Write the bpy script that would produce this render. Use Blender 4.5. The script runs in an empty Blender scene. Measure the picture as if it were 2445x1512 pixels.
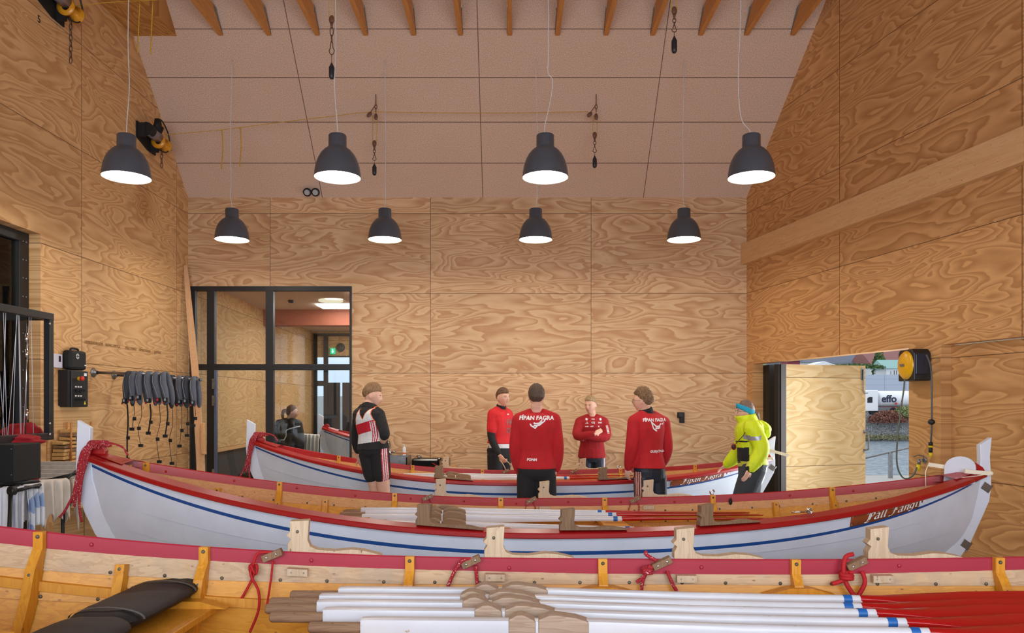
import bpy, bmesh, math, random
import numpy as np
from mathutils import Vector, Matrix, noise
PI = math.pi
random.seed(7)
S = bpy.context.scene
COL = S.collection

# ------------------------------------------------------------------ camera
F, CX, CY, EYE = 1800.0, 1222.0, 965.0, 1.67      # focal length in pixels, vanishing point, eye height
cam_d = bpy.data.cameras.new('camera')
cam = bpy.data.objects.new('camera', cam_d); COL.objects.link(cam)
cam.location = (0, 0, EYE); cam.rotation_euler = (PI / 2, 0, 0)
cam_d.sensor_fit = 'HORIZONTAL'; cam_d.sensor_width = 36.0; cam_d.lens = 36.0 * F / 2445
cam_d.shift_y = (CY - 756) / 2445; cam_d.shift_x = (1222.5 - CX) / 2445
cam_d.clip_start = .05; cam_d.clip_end = 900
S.camera = cam

# ------------------------------------------------------------------ view, world
S.view_settings.view_transform = 'Standard'; S.view_settings.look = 'None'
S.view_settings.exposure = 0.36; S.view_settings.gamma = 1.0; S.view_settings.use_curve_mapping = False
W = bpy.data.worlds.new('overcast_sky'); S.world = W; W.use_nodes = True
wn = W.node_tree; wn.nodes.clear()
o_ = wn.nodes.new('ShaderNodeOutputWorld'); b_ = wn.nodes.new('ShaderNodeBackground')
tc = wn.nodes.new('ShaderNodeTexCoord'); mp = wn.nodes.new('ShaderNodeMapping'); nz = wn.nodes.new('ShaderNodeTexNoise')
rp = wn.nodes.new('ShaderNodeValToRGB')
nz.inputs['Scale'].default_value = 2.2; nz.inputs['Detail'].default_value = 4
mp.inputs['Scale'].default_value = (1, 1, 3)
rp.color_ramp.elements[0].position = .35; rp.color_ramp.elements[0].color = (.62, .70, .82, 1)
rp.color_ramp.elements[1].position = .65; rp.color_ramp.elements[1].color = (.92, .95, 1.0, 1)
wn.links.new(tc.outputs['Generated'], mp.inputs[0]); wn.links.new(mp.outputs[0], nz.inputs[0])
wn.links.new(nz.outputs[0], rp.inputs[0]); wn.links.new(rp.outputs[0], b_.inputs[0])
b_.inputs[1].default_value = 1.15
wn.links.new(b_.outputs[0], o_.inputs[0])

def area_light(name, loc, rot, sx, sy, power, color=(1, 1, 1), shape='RECTANGLE', portal=False, parent=None, spread=None):
    l = bpy.data.lights.new(name, 'AREA'); l.shape = shape; l.size = sx
    if shape == 'RECTANGLE': l.size_y = sy
    l.energy = power; l.color = color
    if spread: l.spread = spread
    if portal: l.cycles.is_portal = True
    o = bpy.data.objects.new(name, l); COL.objects.link(o); o.location = loc; o.rotation_euler = rot
    if parent: o.parent = parent
    return o
# area lamps added to boost daylight at the unseen front opening and side door
area_light('daylight_fill_front', (0, -2.3, 2.2), (PI / 2, 0, 0), 8.2, 3.6, 400, (.82, .90, 1.0))
area_light('daylight_fill_door', (5.6, 9.2, 1.3), (0, PI / 2, .197), 2.2, 2.6, 80, (.88, .94, 1.0), spread=1.85)

# ------------------------------------------------------------------ helpers
def lin(c):
    if isinstance(c, str):
        c = c.lstrip('#'); c = [int(c[i:i + 2], 16) / 255 for i in (0, 2, 4)]
    return tuple((x / 12.92 if x <= .04045 else ((x + .055) / 1.055) ** 2.4) for x in c) + (1,)

def P(px, py, D):                 # a pixel of the photograph at distance D in front of the camera
    return Vector(((px - CX) / F * D, D, EYE - (py - CY) / F * D))

class MB:
    def __init__(s): s.v = []; s.f = []; s.m = []; s.sm = []; s.mi = 0; s.smooth = False
    def add(s, vs, fs, mi=None, smooth=None):
        n = len(s.v); s.v += [tuple(v) for v in vs]
        for f in fs:
            s.f.append([i + n for i in f]); s.m.append(s.mi if mi is None else mi); s.sm.append(s.smooth if smooth is None else smooth)
        return s
    def box(s, c, d, M=None, mi=None, taper=1.0):
        x, y, z = d[0] / 2, d[1] / 2, d[2] / 2
        vs = [Vector((sx * x * (taper if sz > 0 else 1), sy * y * (taper if sz > 0 else 1), sz * z)) for sz in (-1, 1) for sy in (-1, 1) for sx in (-1, 1)]
        if M is not None: vs = [M @ v for v in vs]
        vs = [v + Vector(c) for v in vs]
        return s.add(vs, [(0, 2, 3, 1), (4, 5, 7, 6), (0, 1, 5, 4), (2, 6, 7, 3), (0, 4, 6, 2), (1, 3, 7, 5)], mi, False)
    def b2(s, a, b, mi=None):
        return s.box([(a[i] + b[i]) / 2 for i in range(3)], [abs(b[i] - a[i]) for i in range(3)], None, mi)
    def bar(s, a, b, w, h, mi=None, up=(0, 0, 1)):      # rectangular bar from a to b
        a = Vector(a); b = Vector(b); d = (b - a); L = d.length; d.normalize()
        up = Vector(up)
        if abs(d.dot(up)) > .98: up = Vector((0, 1, 0))
        x = d.cross(up).normalized(); z = x.cross(d)
        vs = [p + x * sx * w / 2 + z * sz * h / 2 for p in (a, b) for sz in (-1, 1) for sx in (-1, 1)]
        return s.add(vs, [(0, 1, 3, 2), (4, 6, 7, 5), (0, 4, 5, 1), (2, 3, 7, 6), (0, 2, 6, 4), (1, 5, 7, 3)], mi, False)
    def tube(s, pts, r, n=8, mi=None, caps=True, closed=False, sq=1.0):
        pts = [Vector(p) for p in pts]; k = len(pts)
        rs = [r] * k if not hasattr(r, '__len__') else list(r)
        vs = []; prev = None
        for i, p in enumerate(pts):
            if closed: t = pts[(i + 1) % k] - pts[i - 1]
            else: t = (pts[min(i + 1, k - 1)] - pts[max(i - 1, 0)])
            if t.length < 1e-9: t = Vector((0, 0, 1))
            t.normalize()
            if prev is None:
                a = Vector((0, 0, 1)) if abs(t.z) < .9 else Vector((1, 0, 0))
                x = t.cross(a).normalized()
            else:
                x = prev - t * prev.dot(t)
                x = x.normalized() if x.length > 1e-6 else t.orthogonal().normalized()
            prev = x; y = t.cross(x)
            for j in range(n):
                a = 2 * PI * j / n
                vs.append(p + (x * math.cos(a) + y * math.sin(a) * sq) * rs[i])
        fs = []
        for i in range(k if closed else k - 1):
            for j in range(n):
                a = i * n + j; b = i * n + (j + 1) % n; i2 = (i + 1) % k
                fs.append((a, b, i2 * n + (j + 1) % n, i2 * n + j))
        s.add(vs, fs, mi, True)
        if caps and not closed:
            m = len(s.v) - len(vs)
            s.f.append([m + j for j in range(n)][::-1]); s.m.append(s.mi if mi is None else mi); s.sm.append(False)
            s.f.append([m + (k - 1) * n + j for j in range(n)]); s.m.append(s.mi if mi is None else mi); s.sm.append(False)
        return s
    def lathe(s, prof, c=(0, 0, 0), n=32, M=None, mi=None, smooth=True):
        vs = []
        for r, z in prof:
            for j in range(n):
                a = 2 * PI * j / n
                v = Vector((r * math.cos(a), r * math.sin(a), z))
                if M is not None: v = M @ v
                vs.append(v + Vector(c))
        fs = [(i * n + j, i * n + (j + 1) % n, (i + 1) * n + (j + 1) % n, (i + 1) * n + j) for i in range(len(prof) - 1) for j in range(n)]
        return s.add(vs, fs, mi, smooth)
    def prism(s, poly, d0, d1, fn, mi=None, smooth=False):   # fn(u, v, d) -> point
        n = len(poly)
        vs = [fn(u, v, d0) for u, v in poly] + [fn(u, v, d1) for u, v in poly]
        s.add(vs, [list(range(n))[::-1], list(range(n, 2 * n))], mi, False)
        m = len(s.v) - 2 * n
        for i in range(n):
            j = (i + 1) % n
            s.f.append([m + i, m + j, m + n + j, m + n + i]); s.m.append(s.mi if mi is None else mi); s.sm.append(smooth)
        return s
    def grid(s, rows, mi=None, smooth=True, flip=False, mf=None):
        n = len(rows[0]); vs = [v for r in rows for v in r]; base = len(s.v); s.v += [tuple(v) for v in vs]
        for i in range(len(rows) - 1):
            for j in range(n - 1):
                f = [base + i * n + j, base + i * n + j + 1, base + (i + 1) * n + j + 1, base + (i + 1) * n + j]
                s.f.append(f[::-1] if flip else f); s.m.append(mf(i, j) if mf else (s.mi if mi is None else mi)); s.sm.append(smooth)
        return s
    def sphere(s, c, r, n=12, k=8, sc=(1, 1, 1), mi=None, M=None):
        prof = [(math.sin(PI * i / k), -math.cos(PI * i / k)) for i in range(k + 1)]
        vs = []
        for a, z in prof:
            for j in range(n):
                t = 2 * PI * j / n
                v = Vector((a * math.cos(t) * sc[0] * r, a * math.sin(t) * sc[1] * r, z * sc[2] * r))
                if M is not None: v = M @ v
                vs.append(v + Vector(c))
        fs = [(i * n + j, i * n + (j + 1) % n, (i + 1) * n + (j + 1) % n, (i + 1) * n + j) for i in range(k) for j in range(n)]
        return s.add(vs, fs, mi, True)
    def build(s, name, mats, parent=None, world=False, bevel=0, sub=0, fix=False):
        me = bpy.data.meshes.new(name); me.from_pydata(s.v, [], s.f)
        if not isinstance(mats, (list, tuple)): mats = [mats]
        for m in mats: me.materials.append(m)
        me.polygons.foreach_set('material_index', s.m); me.polygons.foreach_set('use_smooth', s.sm)
        if fix:
            bm = bmesh.new(); bm.from_mesh(me); bmesh.ops.remove_doubles(bm, verts=bm.verts, dist=1e-5)
            bmesh.ops.recalc_face_normals(bm, faces=bm.faces); bm.to_mesh(me); bm.free()
        me.validate(); me.update()
        o = bpy.data.objects.new(name, me); COL.objects.link(o)
        if parent is not None:
            o.parent = parent
            if world: o.matrix_parent_inverse = parent.matrix_basis.inverted()
        if bevel:
            b = o.modifiers.new('bevel', 'BEVEL'); b.width = bevel; b.segments = 2; b.limit_method = 'ANGLE'; b.angle_limit = .7
        if sub:
            b = o.modifiers.new('subsurf', 'SUBSURF'); b.levels = sub; b.render_levels = sub
        return o

def thing(name, label, cat, loc=(0, 0, 0), rz=0, group=None):
    o = bpy.data.objects.new(name, None); COL.objects.link(o); o.empty_display_size = .1
    o.location = loc; o.rotation_euler = (0, 0, rz); o['label'] = label; o['category'] = cat
    if group: o['group'] = group
    return o
def tag(o, label, cat, group=None, kind=None):
    o['label'] = label; o['category'] = cat
    if group: o['group'] = group
    if kind: o['kind'] = kind
    return o
def struct(o):
    o['kind'] = 'structure'; return o
def dup(root, loc=None, rz=None, label=None, group=None):
    def cp(o, par):
        c = o.copy(); COL.objects.link(c)
        if par: c.parent = par; c.matrix_parent_inverse = o.matrix_parent_inverse.copy()
        for ch in list(o.children): cp(ch, c)
        return c
    r = cp(root, None)
    if loc is not None: r.location = loc
    if rz is not None: r.rotation_euler = (0, 0, rz)
    if label: r['label'] = label
    if group: r['group'] = group
    return r
def catmull(pts, n=8, closed=False):
    pts = [Vector(p) for p in pts]; k = len(pts); out = []
    rng = range(k) if closed else range(k - 1)
    for i in rng:
        if closed: p0, p1, p2, p3 = pts[i - 1], pts[i], pts[(i + 1) % k], pts[(i + 2) % k]
        else: p0, p1, p2, p3 = pts[max(i - 1, 0)], pts[i], pts[i + 1], pts[min(i + 2, k - 1)]
        for j in range(n):
            t = j / n
            out.append(.5 * ((2 * p1) + (p2 - p0) * t + (2 * p0 - 5 * p1 + 4 * p2 - p3) * t * t + (3 * p1 - p0 - 3 * p2 + p3) * t ** 3))
    if not closed: out.append(pts[-1])
    return out

# ------------------------------------------------------------------ materials
class NT:
    def __init__(s, name):
        s.mat = bpy.data.materials.new(name); s.mat.use_nodes = True; s.t = s.mat.node_tree; s.t.nodes.clear()
        s.out = s.n('ShaderNodeOutputMaterial'); s.b = s.n('ShaderNodeBsdfPrincipled')
        s.t.links.new(s.b.outputs[0], s.out.inputs[0])
    def n(s, typ, **kw):
        x = s.t.nodes.new(typ)
        for k, v in kw.items(): setattr(x, k, v)
        return x
    def l(s, a, b): s.t.links.new(a, b)
    def val(s, x, sock):
        if hasattr(x, 'default_value') or hasattr(x, 'is_output'): s.l(x, sock)
        else: sock.default_value = x
    def math(s, op, a, b=None, c=None, clamp=False):
        x = s.n('ShaderNodeMath', operation=op); x.use_clamp = clamp
        s.val(a, x.inputs[0])
        if b is not None: s.val(b, x.inputs[1])
        if c is not None: s.val(c, x.inputs[2])
        return x.outputs[0]
    def vmath(s, op, a, b):
        x = s.n('ShaderNodeVectorMath', operation=op); s.val(a, x.inputs[0]); s.val(b, x.inputs[1]); return x.outputs[0]
    def mapping(s, vec, sc=(1, 1, 1), rot=(0, 0, 0), loc=(0, 0, 0)):
        x = s.n('ShaderNodeMapping'); s.l(vec, x.inputs[0]); x.inputs['Scale'].default_value = sc; x.inputs['Rotation'].default_value = rot; x.inputs['Location'].default_value = loc
        return x.outputs[0]
    def noise(s, vec, scale=5, detail=2, rough=.5, dist=0):
        x = s.n('ShaderNodeTexNoise'); s.l(vec, x.inputs['Vector']); x.inputs['Scale'].default_value = scale
        x.inputs['Detail'].default_value = detail; x.inputs['Roughness'].default_value = rough; x.inputs['Distortion'].default_value = dist
        return x.outputs[0]
    def ramp(s, fac, stops, interp='LINEAR'):
        x = s.n('ShaderNodeValToRGB'); x.color_ramp.interpolation = interp; e = x.color_ramp.elements
        while len(e) < len(stops): e.new(.5)
        for i, (p, c) in enumerate(stops):
            e[i].position = p; e[i].color = c if hasattr(c, '__len__') else (c, c, c, 1)
        s.l(fac, x.inputs[0]); return x.outputs[0]
    def mix(s, fac, a, b, mode='MIX'):
        x = s.n('ShaderNodeMix', data_type='RGBA', blend_type=mode)
        s.val(fac, x.inputs[0]); s.val(a, x.inputs[6]); s.val(b, x.inputs[7]); return x.outputs[2]
    def obj(s): return s.n('ShaderNodeTexCoord').outputs['Object']
    def sep(s, v):
        x = s.n('ShaderNodeSeparateXYZ'); s.l(v, x.inputs[0]); return x.outputs
    def comb(s, x, y, z):
        c = s.n('ShaderNodeCombineXYZ')
        for i, v in enumerate((x, y, z)): s.val(v, c.inputs[i])
        return c.outputs[0]
    def bump(s, h, strength=.3, dist=.01):
        x = s.n('ShaderNodeBump'); x.inputs['Strength'].default_value = strength; x.inputs['Distance'].default_value = dist
        s.l(h, x.inputs['Height']); s.l(x.outputs[0], s.b.inputs['Normal'])
    def set(s, color=None, rough=None, metal=None, spec=None, coat=None):
        if color is not None: s.val(color, s.b.inputs['Base Color'])
        if rough is not None: s.val(rough, s.b.inputs['Roughness'])
        if metal is not None: s.b.inputs['Metallic'].default_value = metal
        if spec is not None: s.b.inputs['Specular IOR Level'].default_value = spec
        if coat is not None: s.b.inputs['Coat Weight'].default_value = coat; s.b.inputs['Coat Roughness'].default_value = .15
        return s.mat

def plain(name, color, rough=.6, metal=0, var=.06, scale=9, bump=0, coat=0):
    t = NT(name); v = t.obj(); n = t.noise(v, scale, 3)
    c = lin(color); a = tuple(x * (1 - var) for x in c[:3]) + (1,); b = tuple(min(1, x * (1 + var)) for x in c[:3]) + (1,)
    t.set(t.ramp(n, [(.3, a), (.7, b)]), rough, metal, coat=coat if coat else None)
    if bump: t.bump(t.noise(v, scale * 12, 2), bump, .002)
    return t.mat

def plywood(name, light='#dcb68a', dark='#bd8a5c', u0=0.0, v0=0.925, pu=2.44, pv=1.213, axes='xz', seams=True, seed=0., rot=False, k=16., seamw=.0038):
    """rotary-cut softwood plywood in sheets: cathedral figure whose offset changes from sheet to sheet"""
    t = NT(name); s = t.sep(t.obj()); ax = {'x': s[0], 'y': s[1], 'z': s[2]}
    u = ax[axes[0]]; v = ax[axes[1]]
    pu_ = t.math('DIVIDE', t.math('SUBTRACT', u, u0), pu); pv_ = t.math('DIVIDE', t.math('SUBTRACT', v, v0), pv)
    iu = t.math('FLOOR', pu_); iv = t.math('FLOOR', pv_)
    wn = t.n('ShaderNodeTexWhiteNoise'); t.l(t.comb(iu, iv, seed), wn.inputs['Vector'])
    off = t.vmath('SCALE', wn.outputs['Color'], (0, 0, 0)); off.node.inputs['Scale'].default_value = 37.0
    q = t.comb(t.math('MULTIPLY', u, .78), 0., t.math('MULTIPLY', v, 3.1))
    q = t.vmath('ADD', q, off)
    n1 = t.noise(q, .95, 2.2, .42, .55)
    n2 = t.noise(t.vmath('ADD', t.mapping(t.comb(u, 0., v), (2.2, 1, 9.5)), off), 1.0, 2, .5, .3)
    wr = t.sep(wn.outputs['Color'])[0]
    f = t.math('ADD', t.math('MULTIPLY', n1, t.math('MULTIPLY_ADD', wr, k * .75, k * .65)), t.math('MULTIPLY', n2, 1.1))
    fr = t.math('FRACT', f)
    band = t.ramp(fr, [(0.0, 0.0), (.12, .10), (.50, .55), (.80, 1.0), (.88, 1.0), (.95, .2), (1.0, 0.0)])
    streak = t.noise(t.mapping(t.comb(u, 0., v), (3, 1, 120)), 1.0, 2, .6)
    tone = t.math('ADD', t.math('MULTIPLY', band, .74), t.math('MULTIPLY', streak, .22))
    c = t.mix(t.math('MINIMUM', tone, 1.0), lin(light), lin(dark))
    pv1 = t.math('ADD', .90, t.math('MULTIPLY', wn.outputs['Value'], .16))
    hsv = t.n('ShaderNodeHueSaturation'); t.l(c, hsv.inputs['Color']); t.l(pv1, hsv.inputs['Value'])
    c = hsv.outputs[0]
    # knots
    if seams:
        du = t.math('MULTIPLY', t.math('ABSOLUTE', t.math('SUBTRACT', t.math('FRACT', t.math('ADD', pu_, .5)), .5)), pu)
        dv = t.math('MULTIPLY', t.math('ABSOLUTE', t.math('SUBTRACT', t.math('FRACT', t.math('ADD', pv_, .5)), .5)), pv)
        m = t.math('LESS_THAN', t.math('MINIMUM', du, dv), seamw)
        c = t.mix(t.math('MULTIPLY', m, .8), c, lin('#3a2416'))
    t.set(c, .62, spec=.25)
    return t.mat

def timber(name, light, dark, axis=0, rough=.5, k=9, coat=0, dirt=None):
    """straight-grained solid wood, grain along the given axis, with knots"""
    t = NT(name); v = t.obj(); sc = [14, 14, 14]; sc[axis] = 1.1
    n = t.noise(t.mapping(v, tuple(sc)), 1.3, 3, .55, .4)
    fr = t.math('FRACT', t.math('MULTIPLY', n, k))
    band = t.ramp(fr, [(0, 0.), (.6, .55), (.9, 1.), (1, 0.)])
    sc2 = [60, 60, 60]; sc2[axis] = 2.
    st = t.noise(t.mapping(v, tuple(sc2)), 1, 2)
    c = t.mix(t.math('MULTIPLY', t.math('ADD', band, st), .5), lin(light), lin(dark))
    vo = t.n('ShaderNodeTexVoronoi'); sk = [4.5, 4.5, 4.5]; sk[axis] = 2.2
    t.l(t.mapping(v, tuple(sk)), vo.inputs['Vector'])
    kn = t.ramp(vo.outputs['Distance'], [(0.05, 1.), (.11, 0.)])
    c = t.mix(t.math('MULTIPLY', kn, .7), c, lin('#5c3317'))
    if dirt:
        dn = t.noise(t.mapping(v, (1.7, 1.7, 1.7)), 2.0, 5, .65)
        c = t.mix(t.ramp(dn, [(.48, 0.), (.72, .75)]), c, lin(dirt))
    t.set(c, rough, spec=.4, coat=coat if coat else None)
    return t.mat

def paint(name, color, rough=.35, worn=None, amt=.72, sc=6, coat=.3):
    t = NT(name); v = t.obj()
    n = t.noise(v, 3.2, 4, .6); c = lin(color)
    col = t.ramp(n, [(.3, tuple(x * .93 for x in c[:3]) + (1,)), (.7, tuple(min(1, x * 1.05) for x in c[:3]) + (1,))])
    if worn:
        w = t.ramp(t.noise(t.mapping(v, (1, 3, 3)), sc, 6, .7), [(amt, 0.), (amt + .02, 1.)])
        col = t.mix(w, col, lin(worn))
    t.set(col, rough, coat=coat); t.bump(t.noise(t.mapping(v, (6, 40, 40)), 2, 2), .08, .002)
    return t.mat

def emis(name, color, strength):
    t = NT(name); e = t.n('ShaderNodeEmission'); e.inputs[0].default_value = color; e.inputs[1].default_value = strength
    t.l(e.outputs[0], t.out.inputs[0]); return t.mat
def glass(name, tint=(.93, .97, .98, 1), refl=1.0):
    t = NT(name); tr = t.n('ShaderNodeBsdfTransparent'); tr.inputs[0].default_value = tint
    gl = t.n('ShaderNodeBsdfGlossy'); gl.inputs['Roughness'].default_value = .02
    fr = t.n('ShaderNodeFresnel'); fr.inputs[0].default_value = 1.5
    mx = t.n('ShaderNodeMixShader'); t.l(t.math('MULTIPLY', fr.outputs[0], 1.0 * refl, clamp=True), mx.inputs[0]); t.l(tr.outputs[0], mx.inputs[1]); t.l(gl.outputs[0], mx.inputs[2])
    t.l(mx.outputs[0], t.out.inputs[0]); return t.mat

M = {}
M['black'] = plain('black_powder_coat', '#17181a', .45, 0, .05)
M['black2'] = plain('matt_black', '#0e0e10', .7, 0, .1)
M['steel'] = plain('galvanised_steel', '#8d8f92', .35, .9, .15, 20)
M['chrome'] = plain('chrome', '#c9ccd0', .12, 1, .03)
M['rust'] = plain('aged_iron', '#6d584a', .5, .6, .2, 30)
M['white'] = paint('white_boat_paint', '#dde4f2', .32, coat=.15)
M['glass'] = glass('window_glass')
M['pine'] = timber('pine_lumber', '#dcae78', '#c08a52', 1, .6)
M['beam'] = timber('glulam', '#e4bc8c', '#d0a06c', 0, .6, 5)
M['joist'] = timber('joist_timber', '#d59a58', '#b87636', 1, .6, 6)
# ------------------------------------------------------------------ room shell
YB = 11.46; XL = -4.92                                  # back wall, left wall
RC = Vector((3.57, YB, 0)); RD = Vector((.1961, -.9806, 0)); RN = Vector((.9806, .1961, 0))   # right wall: corner, direction towards the camera, outward normal
ZE = 4.81; YR = 5.0                                     # eaves at the back wall, ridge
YF = -2.6
def roof_z(y): return ZE + (YB - y) if y >= YR else ZE + (YB - YR) - (YR - y) * (ZE + YB - YR - 4.2) / (YR - YF)

M['ply_back'] = plywood('plywood_back', '#dfbe95', '#ba8960', u0=-3.675, seed=1.)
M['ply_left'] = plywood('plywood_left', '#e0b682', '#ba8957', u0=0.40, seed=5.3)     # local x measured from the corner
M['ply_right'] = plywood('plywood_right', '#dba973', '#b07c4a', u0=2.27, pu=2.6, seed=9.1)
M['ply_far'] = plywood('plywood_far_room', '#dcb782', '#c3935f', u0=.3, seed=3.7)
M['ply_soffit'] = plywood('plywood_soffit', '#cf9a58', '#a46c35', seed=2.2, axes='yx', seams=False)
M['ply_leaf'] = plywood('plywood_door_leaf', '#e2c795', '#caa369', u0=-9, pu=30, v0=.78, pv=1.27, seed=4.9, k=10.)

def board_ceiling():
    t = NT('wood_wool_ceiling'); s = t.sep(t.obj()); u = s[0]; v = s[1]     # local x across, y down the slope
    fine = t.noise(t.obj(), 90, 3, .7); mid = t.noise(t.obj(), 1.1, 3, .5)
    c = t.mix(t.ramp(fine, [(.35, 0.), (.65, 1.)]), lin('#b1947f'), lin('#e8cfbd'))
    c = t.mix(t.math('MULTIPLY', mid, .35), c, lin('#c9a590'))
    pu = t.math('ABSOLUTE', t.math('SUBTRACT', t.math('FRACT', t.math('ADD', t.math('DIVIDE', t.math('SUBTRACT', u, .44), 2.44), .5)), .5))
    pv = t.math('ABSOLUTE', t.math('SUBTRACT', t.math('FRACT', t.math('ADD', t.math('DIVIDE', t.math('SUBTRACT', v, .56), .62), .5)), .5))
    m = t.math('LESS_THAN', t.math('MINIMUM', t.math('MULTIPLY', pu, 2.44), t.math('MULTIPLY', pv, .62)), .0055)
    c = t.mix(t.math('MULTIPLY', m, .8), c, lin('#4a3328')); t.set(c, .9, spec=.1); t.bump(fine, .12, .002)
    return t.mat
M['ceil'] = board_ceiling()

def wall_cells(xs, zs, holes, top=None, extra=None):
    """list of quads (polygons in wall u, z) covering the rectangle grid minus the holes; top(u) trims the head"""
    us = sorted(set(xs + [h[i] for h in holes for i in (0, 1)])); out = []
    for a, b in zip(us[:-1], us[1:]):
        cuts = sorted([(h[2], h[3]) for h in holes if h[0] <= a + 1e-6 and h[1] >= b - 1e-6])
        z = zs[0]
        for lo, hi in cuts:
            if lo > z + 1e-6: out.append([(a, z), (b, z), (b, lo), (a, lo)])
            z = hi
        ta, tb = (top(a), top(b)) if top else (zs[1], zs[1])
        out.append([(a, z), (b, z), (b, tb), (a, ta)])
    return out
def wall(name, fn, cells, thick, mat, holes=(), loc=(0, 0, 0), rz=0):
    m = MB()
    for c in cells:
        m.add([(u, 0, z) for u, z in c], [(0, 1, 2, 3)]); m.add([(u, thick, z) for u, z in c], [(3, 2, 1, 0)])
    for a, b, lo, hi in holes:                       # reveals
        for p, q in (((a, lo), (a, hi)), ((b, hi), (b, lo)), ((b, lo), (a, lo)), ((a, hi), (b, hi))):
            m.add([(p[0], 0, p[1]), (q[0], 0, q[1]), (q[0], thick, q[1]), (p[0], thick, p[1])], [(0, 1, 2, 3)])
    o = m.build(name, mat); o.location = loc; o.rotation_euler = (0, 0, rz); struct(o); return o

# floor
m = MB(); m.b2((-5.4, -2.8, -.12), (6.6, 11.7, 0))
struct(m.build('floor', plain('painted_concrete_floor', '#a5a6a4', .45, 0, .08, 2)))
# back wall, local x = world x
GW = (-4.90, -2.44, 0.0, 3.42)                        # opening of the interior glazing
wall('wall_back', None, wall_cells([XL, RC.x + .05], [0, ZE + .05], [(XL + .012, GW[1], 0.0, GW[3])]), .16, M['ply_back'], [(XL + .012, GW[1], 0.0, GW[3])], (0, YB, 0))
# left wall: local x from the back corner towards the camera
WL = (3.59, 7.6, .30, 3.445)
def lroof(u): return roof_z(YB - u)
wall('wall_left', None, wall_cells([0, 3.59, YB - YR, YB - YF], [0, 9], [WL], lroof), .13, M['ply_left'], [WL], (XL, YB, 0), -PI / 2).scale = (1, -1, 1)
# right wall
D1 = (.19, 3.46, 0.0, 2.27); D2 = (3.92, 7.6, 0.0, 2.27)
rw_len = (YB - YF) / .9806
def rroof(u): return roof_z(YB - .9806 * u)
R_ROT = math.atan2(RD.y, RD.x)
wall('wall_right', None, wall_cells([0, (YB - YR) / .9806, rw_len], [0, 9], [D1, D2], rroof), .165, M['ply_right'], [D1, D2], RC, R_ROT)
# front wall behind the camera with a wide opening made to let daylight in
FO = (-4.2, 5.2, .25, 3.9)
wall('wall_front', None, wall_cells([-4.92, 6.5], [0, 4.3], [FO]), .16, M['ply_back'], [FO], (0, YF - .16, 0))
# roof planes: back slope local (x, y down slope)
m = MB(); L = (YB - YR) * math.sqrt(2)
m.box((.0, L / 2, .04), (13, L + .5, .08))
o = m.build('ceiling', M['ceil']); o.location = (.0, YB, ZE); o.rotation_euler = (PI / 4, 0, PI); struct(o)
# slope runs from the eave (local y=0) up towards the ridge: rotate about z by pi puts +y towards the camera
m = MB(); zr = ZE + YB - YR; L2 = math.hypot(YR - YF, zr - 4.2)
m.box((0, L2 / 2, .04), (13, L2 + .3, .08))
o = m.build('ceiling_front_slope', M['ceil']); o.location = (0, YR, zr); o.rotation_euler = (math.atan2(-(zr - 4.2), YR - YF) * 1, 0, PI); struct(o)
o.name = 'ceiling.001'

# boxed-in duct along the top of the left wall
m = MB(); zj = 6.46
m.prism([(10.06, zj), (-.1, zj), (-.1, zj + 1.6), (10.06 - 1.6, zj + 1.6)], -4.915, -4.36, lambda u, v, d: (d, u, v))
struct(m.build('trim_1', M['ply_soffit']))
# collar ties
jd = .24
for i, px in enumerate([548, 660, 772, 884, 995, 1103, 1217, 1328, 1440, 1548, 1659, 1765, 1872]):
    X = (px - CX) / 178.2
    yb = YB - (zj - ZE)
    root = thing('collar_tie', 'orange timber roof tie, %s in the row across the ceiling' % ['leftmost', 'second from the left', 'third from the left', 'fourth from the left', 'fifth from the left', 'sixth from the left', 'middle one', 'sixth from the right', 'fifth from the right', 'fourth from the right', 'third from the right', 'second from the right', 'rightmost'][i], 'roof beam', (X, yb, zj), 0, 'timber roof ties under the ceiling')
    m = MB(); m.prism([(0, 0), (-jd, jd), (-9.6, jd), (-9.6, 0)], -.03, .03, lambda u, v, d: (d, u - .012, v))
    m.build('timber', M['joist'], root)
    m = MB(); sx = .031 if px < 1200 else -.031
    m.prism([(-.03, .01), (-.32, .2), (-.34, jd), (-.25, jd)], sx, sx + (.004 if sx > 0 else -.004), lambda u, v, d: (d, u, v)); m.build('steel_plate', M['steel'], root)
# glulam beam on the right wall
m = MB(); m.b2((-.015, -.09, 3.785), (rw_len, 0.0, 4.098))
o = m.build('wall_beam', M['beam'], bevel=.004); o.location = RC; o.rotation_euler = (0, 0, R_ROT); tag(o, 'long glued timber beam along the right wall, sloping in view', 'beam')

# ------------------------------------------------------------------ pendant lamps
M['lampshell'] = plain('lamp_enamel', '#4e535c', .34, .15, .04)
M['lampin'] = plain('lamp_inner_white', '#f4f2ea', .5)
M['diff'] = emis('lamp_diffuser', (1.0, .93, .80, 1), 34)
M['cord'] = plain('lamp_cord', '#c9cacc', .5)
prof = [(.0, .41), (.078, .41), (.085, .402), (.086, .30), (.092, .285), (.125, .262), (.160, .222), (.188, .170), (.207, .11), (.217, .05), (.2215, 0)]
lamp0 = None
lamps = [(302, 7.25, 318), (806, 7.25, 0), (1302, 7.25, 0), (1794, 7.25, 0), (554, 10.0, 0), (919, 10.0, 0), (1279, 10.0, 0), (1633, 10.0, 0)]
pos = ['near row, leftmost', 'near row, second from the left', 'near row, third from the left', 'near row, rightmost, by the right wall',
       'far row, leftmost, above the interior window', 'far row, second from the left', 'far row, third from the left', 'far row, rightmost']
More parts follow.
